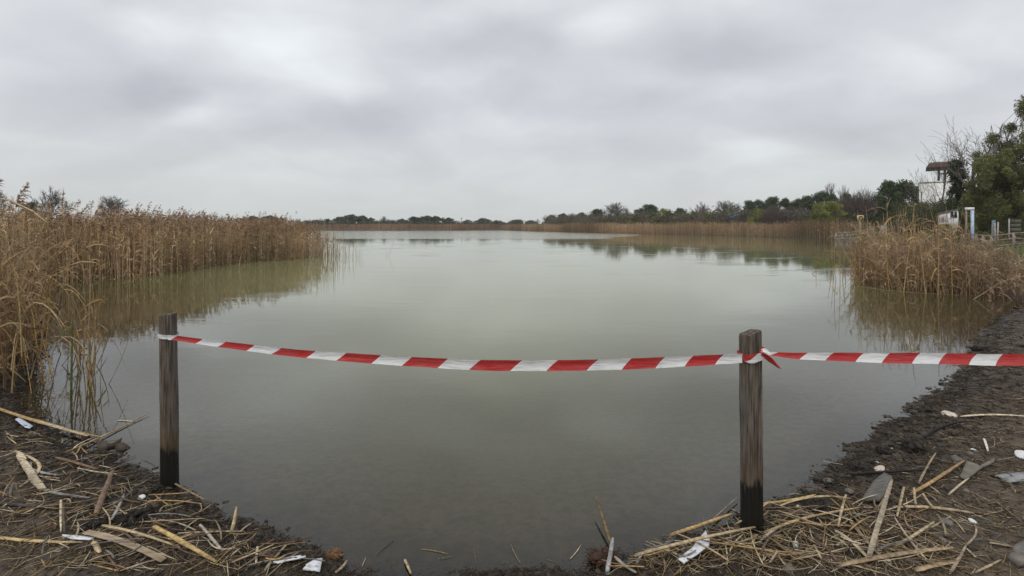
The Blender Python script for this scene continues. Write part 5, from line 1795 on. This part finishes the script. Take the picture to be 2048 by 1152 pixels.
lp('long_stalk', 'straight tan cane lying level right of the grey board', 1786, 1022, 1948, 1034, 8, (.38, .29, .18), flat=.6, lift=.012)
lp('long_stalk', 'ochre cane rising to the notched beige board', 1822, 1000, 1928, 930, 7, (.34, .22, .10), flat=.6, lift=.02)
lp('long_stalk', 'long tan cane along the bottom edge of the right litter', 1680, 1150, 1905, 1112, 11, (.34, .25, .15), flat=.5, lift=.03)
lp('long_stalk', 'second tan cane above the bottom edge one', 1790, 1108, 1868, 1058, 7, STRAW, flat=.6, lift=.03)
lp('flat_cane', 'flat broad brown cane half buried right of the squared post', 1510, 1118, 1622, 1112, 13, (.27, .18, .10), flat=.4, lift=.01)
lp('long_stalk', 'curved tan stalk sweeping from the squared post to the right', 1530, 1078, 1722, 1032, 6, (.36, .26, .13), flat=.6, lift=.03, bow=-.05)
lp('long_stalk', 'grey curved stalk below the sweeping tan one', 1524, 1096, 1622, 1048, 6, (.32, .28, .21), flat=.6, lift=.03, bow=-.08)
lp('flat_cane', 'broad tan cane strip cut by the bottom edge at right', 1830, 1152, 1912, 1136, 12, (.36, .26, .15), flat=.35, lift=.02)
lp('forked_twig', 'pale forked twig lying in the lower right mud', 1900, 1156, 1932, 1100, 6, (.34, .27, .19), flat=.8, lift=.012, cat='twig')
lp('forked_twig', 'thin grey brown twig above the forked one', 1932, 1100, 1948, 1052, 4, (.27, .21, .15), flat=.8, lift=.012, cat='twig', bow=.08)
lp('forked_twig', 'thin twig branching right from the forked one', 1934, 1105, 1952, 1122, 3.5, (.42, .36, .28), flat=.8, lift=.012, cat='twig')
lp('pale_straw', 'pale straw lying alone at the lower right', 1952, 1152, 2002, 1126, 5, STRAW, flat=.6, lift=.008, cat='straw')
lp('pale_straw', 'short brown straw above the lone pale one at right', 1978, 1090, 2030, 1100, 5, (.30, .22, .13), flat=.6, lift=.006, cat='straw')
lp('long_stalk', 'long pale stalk on the right mud running to the right edge', 1920, 838, 2060, 838, 5, PALE, flat=.7, lift=.01)
lp('black_stick', 'black waterlogged stick on the right mud', 1848, 884, 1936, 850, 6, (.015, .013, .012), flat=.8, lift=.02, cat='stick')
lp('black_stick', 'long black root along the mud below the open shell', 1700, 962, 1860, 948, 6, (.018, .015, .013), flat=.8, lift=.012, cat='root')
lp('pale_straw', 'pale straw slanting above the grey board', 1838, 976, 1872, 912, 4, (.36, .28, .18), flat=.8, lift=.02, cat='straw')
lp('pale_straw', 'thin straw below the notched beige board', 1898, 994, 1938, 964, 4, PALE, flat=.8, lift=.008, cat='straw')
lp('white_chip', 'short white chip of cane on the right mud', 1968, 886, 1976, 906, 5, (.6, .56, .5), flat=.6, lift=.008, cat='chip')
lp('thin_stick', 'thin dark stick at the far lower right', 1990, 1012, 2055, 1060, 4, (.12, .09, .065), flat=.8, lift=.008, cat='stick')
for (x0, y0, x1, y1, lb) in [(1808, 990, 1794, 1050, 'upright pale straw end right of the double cane'), (1828, 992, 1832, 1026, 'short pale straw right of the upright one'), (1846, 1002, 1868, 1032, 'short slanted pale straw at the end of the straight cane'),
                             (1692, 1006, 1676, 1072, 'narrow tan straw between the grey board and the slanting cane'), (1560, 1026, 1700, 1018, 'thin grey straw above the sweeping stalk')]:
    lp('pale_straw', lb, x0, y0, x1, y1, 5, STRAW, flat=.6, lift=.035, cat='straw')

# the rest of the heaps: many alike stalks
HEAP_L = [(0, 850), (60, 860), (170, 905), (290, 985), (350, 1010), (470, 1075), (560, 1120), (600, 1150), (0, 1150)]
HEAP_R = [(1240, 1148), (1330, 1110), (1460, 1062), (1530, 1035), (1680, 1015), (1830, 1035), (1900, 1085), (1900, 1150)]
SPARSE = [(1640, 1000), (1760, 930), (1860, 860), (1960, 790), (2046, 740), (2046, 1150), (1900, 1150), (1890, 1040)]


def heap(poly, n, wr, lr, label, group, hi, name='dead_reed_stalk'):
    p = np.array(poly, float); got = 0
    while got < n:
        px, py = rng.uniform(p[:, 0].min(), p[:, 0].max()), rng.uniform(p[:, 1].min(), p[:, 1].max())
        if not in_poly(np.array([px]), np.array([py]), poly)[0]: continue
        A = ground(px, py); th = rng.uniform(0, math.pi); L = rng.uniform(*lr)
        B = A + np.array([math.cos(th) * L, math.sin(th) * L * .8, 0])
        if float(sdf(np.array([B[0]]), np.array([B[1]]))[0]) < -.10: continue
        if B[1] < 2.0: continue
        tone, c = random.choice([('straw coloured', STRAW), ('straw coloured', STRAW), ('pale', PALE), ('ochre', OCHRE), ('grey', GREYS), ('reddish brown', RUST), ('tan', (.28, .21, .13)), ('dark brown', (.13, .095, .06))])
        c = np.array(c) * rng.uniform(.75, 1.05)
        size_ = 'short' if L < lr[0] + .4 * (lr[1] - lr[0]) else 'long'
        lying(name, '%s %s %s' % (size_, tone, label), A, B, rng.uniform(*wr), c, flat=rng.uniform(.3, .8), lift=rng.uniform(0, hi), bow=rng.normal() * .07, group='%s, %s %s' % (group, size_, tone), K=7, sides=5, ends=(0, rng.uniform(0, .02)))
        got += 1


heap(HEAP_L, 130, (.004, .012), (.06, .34), 'dead reed stalk lying loose in the litter on the left bank', 'loose stalks on the left bank', .03)
heap(HEAP_R, 120, (.004, .012), (.08, .42), 'dead reed stalk lying loose in the litter round the squared post', 'loose stalks round the squared post', .045)
heap(SPARSE, 45, (.003, .007), (.05, .22), 'thin straw lying scattered on the open mud at right', 'scattered straws on the right mud', .006, 'thin_straw')


# thin loose straw too fine to count
def straw_stuff():
    P_, C_, W_ = [], [], []
    for poly, n, hi in ((HEAP_L, 560, .025), (HEAP_R, 820, .035), (SPARSE, 260, .006), ([(215, 880), (300, 930), (420, 1010), (520, 1075), (440, 1085), (330, 1010), (230, 940)], 26, .004), ([(560, 1085), (1180, 1100), (1200, 1135), (700, 1140)], 9, .004), ([(1300, 1085), (1450, 1030), (1620, 960), (1780, 850), (1800, 862), (1640, 985), (1450, 1055)], 24, .004)):
        p = np.array(poly, float)
        px, py = scatter_poly(poly, n)
        d = F * EYE / (py - HY); x = (px - CX) / F * d
        h = height(x, d); d2 = F * (EYE - h) / (py - HY); x = (px - CX) / F * d2; y = d2
        th = rng.uniform(0, 6.283, n); L = rng.uniform(.04, .22, n); K = 5; t = np.linspace(-.5, .5, K)
        P = np.zeros((n, K, 3)); cv = rng.normal(size=n)[:, None] * .055 * L[:, None] * 4 * (t ** 2)[None]
        P[..., 0] = x[:, None] + np.cos(th)[:, None] * L[:, None] * t - np.sin(th)[:, None] * cv
        P[..., 1] = y[:, None] + np.sin(th)[:, None] * L[:, None] * t + np.cos(th)[:, None] * cv
        hh_ = np.maximum(height(P[..., 0].ravel(), P[..., 1].ravel()).reshape(n, K), 0)
        P[..., 2] = hh_.mean(1)[:, None] * .6 + hh_ * .4 + rng.uniform(.002, hi, (n, 1))
        P_.append(P); C_.append(np.array([STRAW, PALE, OCHRE, (.2, .15, .09), (.12, .09, .06)])[rng.integers(0, 5, n)] * rng.uniform(.6, 1.15, (n, 1))); W_.append(rng.uniform(.001, .0026, (n, 1)) * np.array([.7, 1, 1, .9, .4])[None])
    a = Acc(); a.tubes(np.concatenate(P_), np.concatenate(W_), 3, np.concatenate(C_))
    tag(a.build('loose_straw', M['stalk']), 'fine loose straw strewn over both litter heaps', 'straw', None, 'stuff')


straw_stuff()


# flat scraps: outline in pixels on the ground, given a thickness and a slight curl
def scrap(name, label, outline, thick, mat, cat, lift=.01, tilt=0.0, curl=0.0, group=None):
    pts = np.array([ground(px, py) for px, py in outline]); c = pts.mean(0)
    n = len(pts)
    g = np.maximum(height(pts[:, 0], pts[:, 1]), 0)
    pl = np.linalg.lstsq(np.stack([pts[:, 0] - c[0], pts[:, 1] - c[1], np.ones(n)], 1), g, rcond=None)[0]
    def zz(p): return pl[0] * (p[:, 0] - c[0]) + pl[1] * (p[:, 1] - c[1]) + pl[2] + lift + tilt * (p[:, 1] - c[1]) + curl * (((p[:, :2] - c[:2]) ** 2).sum(1))
    # subdivide the rim so the edge is not ruler straight
    rim = []
    for i in range(n):
        a, b = pts[i], pts[(i + 1) % n]
        for k in range(4): rim.append(a + (b - a) * k / 4)
    rim = np.array(rim); m = len(rim); rim[:, :2] += rng.normal(size=(m, 2)) * .0012
    inner = c + (rim - c) * .5
    tp = rim.copy(); tp[:, 2] = zz(rim); it = inner.copy(); it[:, 2] = zz(inner) + .001
    ct = c + (rim - c) * .02; ct[:, 2] = zz(ct)
    bt = tp - (0, 0, thick)
    V = np.concatenate([tp, it, ct, bt]) - c
    i = np.arange(m); j = (i + 1) % m
    Q = np.concatenate([np.stack([i, j, m + j, m + i], 1), np.stack([m + i, m + j, 2 * m + j, 2 * m + i], 1), np.stack([3 * m + i, 3 * m + j, j, i], 1)])
    k = np.arange(0, m // 2 - 1); Q2 = np.stack([3 * m + k, 3 * m + (m - 1 - k), 3 * m + (m - 2 - k), 3 * m + k + 1], 1)
    a = Acc(); a.add(V, np.concatenate([Q, Q2]))
    o = a.build(name, M[mat], None, False, tuple(c))
    return tag(o, label, cat, group), zz, c


scrap('plastic_strip', 'bluish white plastic strip among straws at the far left', [(30, 845), (38, 843), (66, 858), (60, 866), (50, 863)], .004, 'blue_white', 'plastic scrap', .03)
scrap('plastic_strip', 'narrow bright white strip lying on the lower left mud', [(124, 1077), (150, 1078), (189, 1082), (188, 1087), (160, 1088), (126, 1083)], .005, 'white_plastic', 'plastic scrap', .02)
o, zz, c = scrap('plastic_strip', 'white strip with black marks at the lower left waterline', [(546, 1134), (552, 1130), (609, 1119), (612, 1125), (556, 1138)], .004, 'white_plastic', 'plastic scrap', .025)
for (u, v) in [(556, 1133), (591, 1125), (606, 1122)]:
    q = ground(u, v); q = np.array([q]); q[:, 2] = zz(q) + .002
    a = Acc(); lumps(a, q - c, np.array([.007]), np.array([(.02, .02, .02)]), .12, .3); a.build('black_mark', M['blackmark'], o)
scrap('plastic_scrap', 'blunt white scrap at the bottom edge left of centre', [(606, 1152), (612, 1140), (630, 1126), (645, 1130), (640, 1152)], .006, 'white_plastic', 'plastic scrap', .025)
scrap('plastic_plate', 'large bent white plastic plate in front of the squared post', [(1356, 1136), (1384, 1112), (1411, 1088), (1420, 1101), (1418, 1114), (1368, 1147)], .006, 'white_plastic', 'plastic scrap', .05, tilt=.08)
scrap('grey_board', 'dark grey weathered board lying across the right litter', [(1725, 1008), (1748, 970), (1768, 956), (1784, 962), (1778, 990), (1758, 1012)], .018, 'greyboard', 'board', .03)
scrap('notched_board', 'beige notched board on the right mud', [(1920, 958), (1934, 928), (1962, 938), (1990, 920), (1988, 930), (1966, 941), (1958, 946), (1932, 965)], .014, 'beigeboard', 'board', .022)
scrap('pale_slab', 'pale grey flat flake cut by the right edge', [(1992, 954), (2006, 951), (2052, 948), (2056, 964), (2020, 968), (2008, 964)], .008, 'slate', 'flake', .012)
scrap('flat_stone', 'smooth brown stone at the lower right corner', [(2018, 1122), (2030, 1098), (2056, 1086), (2060, 1130), (2036, 1138)], .03, 'stone', 'stone', .025)


def blob(name, label, px, py, rpx, mat, cat, flat=.6, rough=.15, group=None, lift=.3, ridges=False, n=12):
    g = ground(px, py); r = rpx * g[1] / F
    S, K = n, 8
    th = np.arange(S) * 2 * math.pi / S; ph = np.linspace(.05, math.pi - .05, K)
    T, Pp = np.meshgrid(th, ph)
    rr = r * (1 + rough * fbm(np.cos(T) * 2 + px, np.sin(T) * 2 + Pp * 1.3, 3, 3))
    if ridges: rr = rr * (1 + .05 * np.sin(T * 9))
    sx = rng.uniform(.75, 1.25); yaw = rng.uniform(0, 3.14)
    X = rr * np.sin(Pp) * np.cos(T) * sx; Y = rr * np.sin(Pp) * np.sin(T) / sx; Z = rr * np.cos(Pp) * flat
    if ridges: Z = np.where(Z < 0, Z * .35, Z) + .25 * X
    V = np.stack([X * math.cos(yaw) - Y * math.sin(yaw), X * math.sin(yaw) + Y * math.cos(yaw), Z], -1).reshape(-1, 3)
    i = np.arange(K - 1)[:, None] * S; j = np.arange(S)[None]; j2 = (j + 1) % S
    Q = np.stack([i + j, i + S + j, i + S + j2, i + j2], -1).reshape(-1, 4)
    a = Acc(); a.add(V, Q)
    b = (K - 1) * S
    a.q.append(np.array([(q, q + 1, S - 2 - q, S - 1 - q) for q in range(S // 2 - 1)]))
    a.q.append(np.array([(b + S - 1 - q, b + S - 2 - q, b + q + 1, b + q) for q in range(S // 2 - 1)]))
    o = a.build(name, M[mat], None, True, (g[0], g[1], max(g[2], 0) + r * flat * lift))
    return tag(o, label, cat, group)


for px, py, r, m, lb in [(1897, 832, 12, 'shell', 'largest tan shell on the right mud beside the black stick'), (1759, 940, 10, 'shell', 'open pinkish shell near the right waterline'), (1598, 1018, 7, 'shell', 'pointed tan shell right of the squared post at the waterline'),
                     (1591, 1090, 7, 'shell_w', 'small bluish white shell in the litter right of the squared post'), (1804, 1108, 9, 'shell', 'round tan shell in the lower right litter'), (1775, 1122, 8, 'shell_w', 'white broken shell left of the round tan shell'),
                     (1946, 1045, 9, 'shell_w', 'white shell alone on the lower right mud'), (2042, 912, 12, 'shell_w', 'white shell cut by the right edge'), (1949, 902, 6, 'shell_w', 'small white shell above the notched board'), (1784, 898, 3, 'shell_w', 'tiny white shell speck near the right waterline'), (1755, 925, 3, 'shell_w', 'tiny white shell speck above the open shell'),
                     (282, 997, 8, 'shell_w', 'pale shell left of the foot of the round post')]:
    blob('shell', lb, px, py, r, m, 'shell', .5, .2, 'shells on the banks', .35, True, 18)
for px, py, r, lb in [(1914, 920, 12, 'flat pale stone left of the notched board'), (1926, 980, 9, 'small brown stone under the notched board'), (1890, 1046, 13, 'mud coated stone in the right litter'), (1880, 1080, 12, 'second mud coated stone below the first'), (1660, 966, 12, 'dark stone at the right waterline'), (1940, 908, 8, 'grey pebble beside the small white shell'),
                     (1700, 985, 10, 'dark stone left of the grey board'), (1825, 1125, 14, 'half buried stone near the round tan shell'), (1580, 1140, 14, 'half buried stone in the litter at the bottom edge')]:
    blob('stone', lb, px, py, r, 'stone', 'stone', .55, .3, 'stones in the mud', .1)


def tuft(name, label, px, py, rpx, mat, cat, n=160, hgt_=.6, col=(.02, .016, .013)):
    """ragged weed clump of many short curled strands"""
    g = ground(px, py); r = rpx * g[1] / F
    th = rng.uniform(0, 6.283, n); k = np.sqrt(rng.random(n)); K = 5; t = np.linspace(0, 1, K)
    P = np.zeros((n, K, 3)); d = unit(np.stack([np.cos(th), np.sin(th), rng.uniform(.1, 1.2, n)], 1) + rng.normal(size=(n, 3)) * .4)
    base = np.stack([np.cos(th) * k * r * .6, np.sin(th) * k * r * .6, np.zeros(n)], 1)
    L = r * rng.uniform(.4, 1.0, n)
    P = base[:, None] + d[:, None] * (L[:, None] * t)[..., None] + rng.normal(size=(n, K, 3)) * r * .06
    P[..., 2] = np.abs(P[..., 2]) * hgt_ - L[:, None] * .2 * t ** 2
    a = Acc(); a.tubes(P, r * .035 * np.linspace(1, .4, K)[None], 4, np.array(col) * rng.uniform(.5, 1.8, (n, 1)))
    lumps(a, rng.normal(size=(26, 3)) * r * (.32, .32, .10), rng.uniform(.12, .3, 26) * r, np.array(col) * rng.uniform(.5, 1.5, (26, 1)), .7)
    o = a.build(name, M[mat], None, False, (g[0], g[1], max(g[2], 0) + r * .15))
    return tag(o, label, cat)


tuft('weed_clump', 'black rotten weed clump in the middle of the left litter', 192, 1054, 27, 'stalk', 'weed')
tuft('weed_clump', 'small black weed tuft left of the round post foot', 312, 982, 15, 'stalk', 'weed')
tuft('weed_clump', 'black weed clump under the cane right of the brown splinter', 268, 1042, 34, 'stalk', 'weed', 160, .4)
tuft('weed_clump', 'black weedy hollow on the right mud above the open shell', 1826, 896, 22, 'stalk', 'weed', 160, .4)
tuft('weed_clump', 'black lump beside the end of the black stick on the right mud', 1920, 860, 15, 'stalk', 'weed', 120, .5)
tuft('weed_clump', 'black weed bundle beside the pointed shell', 1640, 1020, 26, 'stalk', 'weed', 160, .35)
for px_, py_, r_, lb_ in [(1668, 968, 16, 'black weed tuft at the right waterline left of the grey board'), (1712, 938, 15, 'black weed tuft at the waterline left of the open shell'), (1770, 905, 16, 'black weed tuft at the waterline left of the weedy hollow'), (1600, 1003, 13, 'small black tuft at the waterline above the pointed shell'),
                          (1868, 838, 13, 'black tuft at the waterline above the black stick'), (1912, 790, 12, 'black tuft high on the right waterline'), (440, 1052, 14, 'black weed tuft at the left waterline below the round post'), (380, 1020, 13, 'black weed tuft at the left waterline right of the round post foot'), (560, 1108, 14, 'black weed tuft at the left waterline above the printed strip')]:
    tuft('weed_clump', lb_, px_, py_, r_, 'stalk', 'weed', 110, .5)
tuft('root_clump', 'dark reddish root clump right of centre at the bottom edge', 1206, 1122, 32, 'stalk', 'roots', 150, .7, (.06, .032, .02))
tuft('weed_clump', 'black weed on the mud by the water right of the clump, near the tape', 1958, 700, 16, 'stalk', 'weed', 120, .5)
tuft('sponge_ball', 'round orange brown spongy ball at the waterline left of centre', 668, 1114, 14, 'stalk', 'seed ball', 420, 1.0, (.19, .105, .05))


# ------------------------------------------------------------------ damp air
def haze():
    m = bpy.data.materials.new('damp_air'); m.use_nodes = True
    t = NT(m.node_tree); out = t.n('ShaderNodeOutputMaterial')
    v = t.n('ShaderNodeVolumePrincipled'); v.inputs['Color'].default_value = (0.93, 0.95, 0.97, 1)
    v.inputs['Density'].default_value = HAZE
    v.inputs['Anisotropy'].default_value = 0.2
    t.l(v.outputs[0], out.inputs['Volume'])
    a = Acc(); a.box((-720, -720, -3), (720, 720, 16)); o = a.build('haze', m)
    tag(o, 'thin damp haze over the pond and the far shore', 'haze', None, 'stuff')


HAZE = 0.0003
haze()
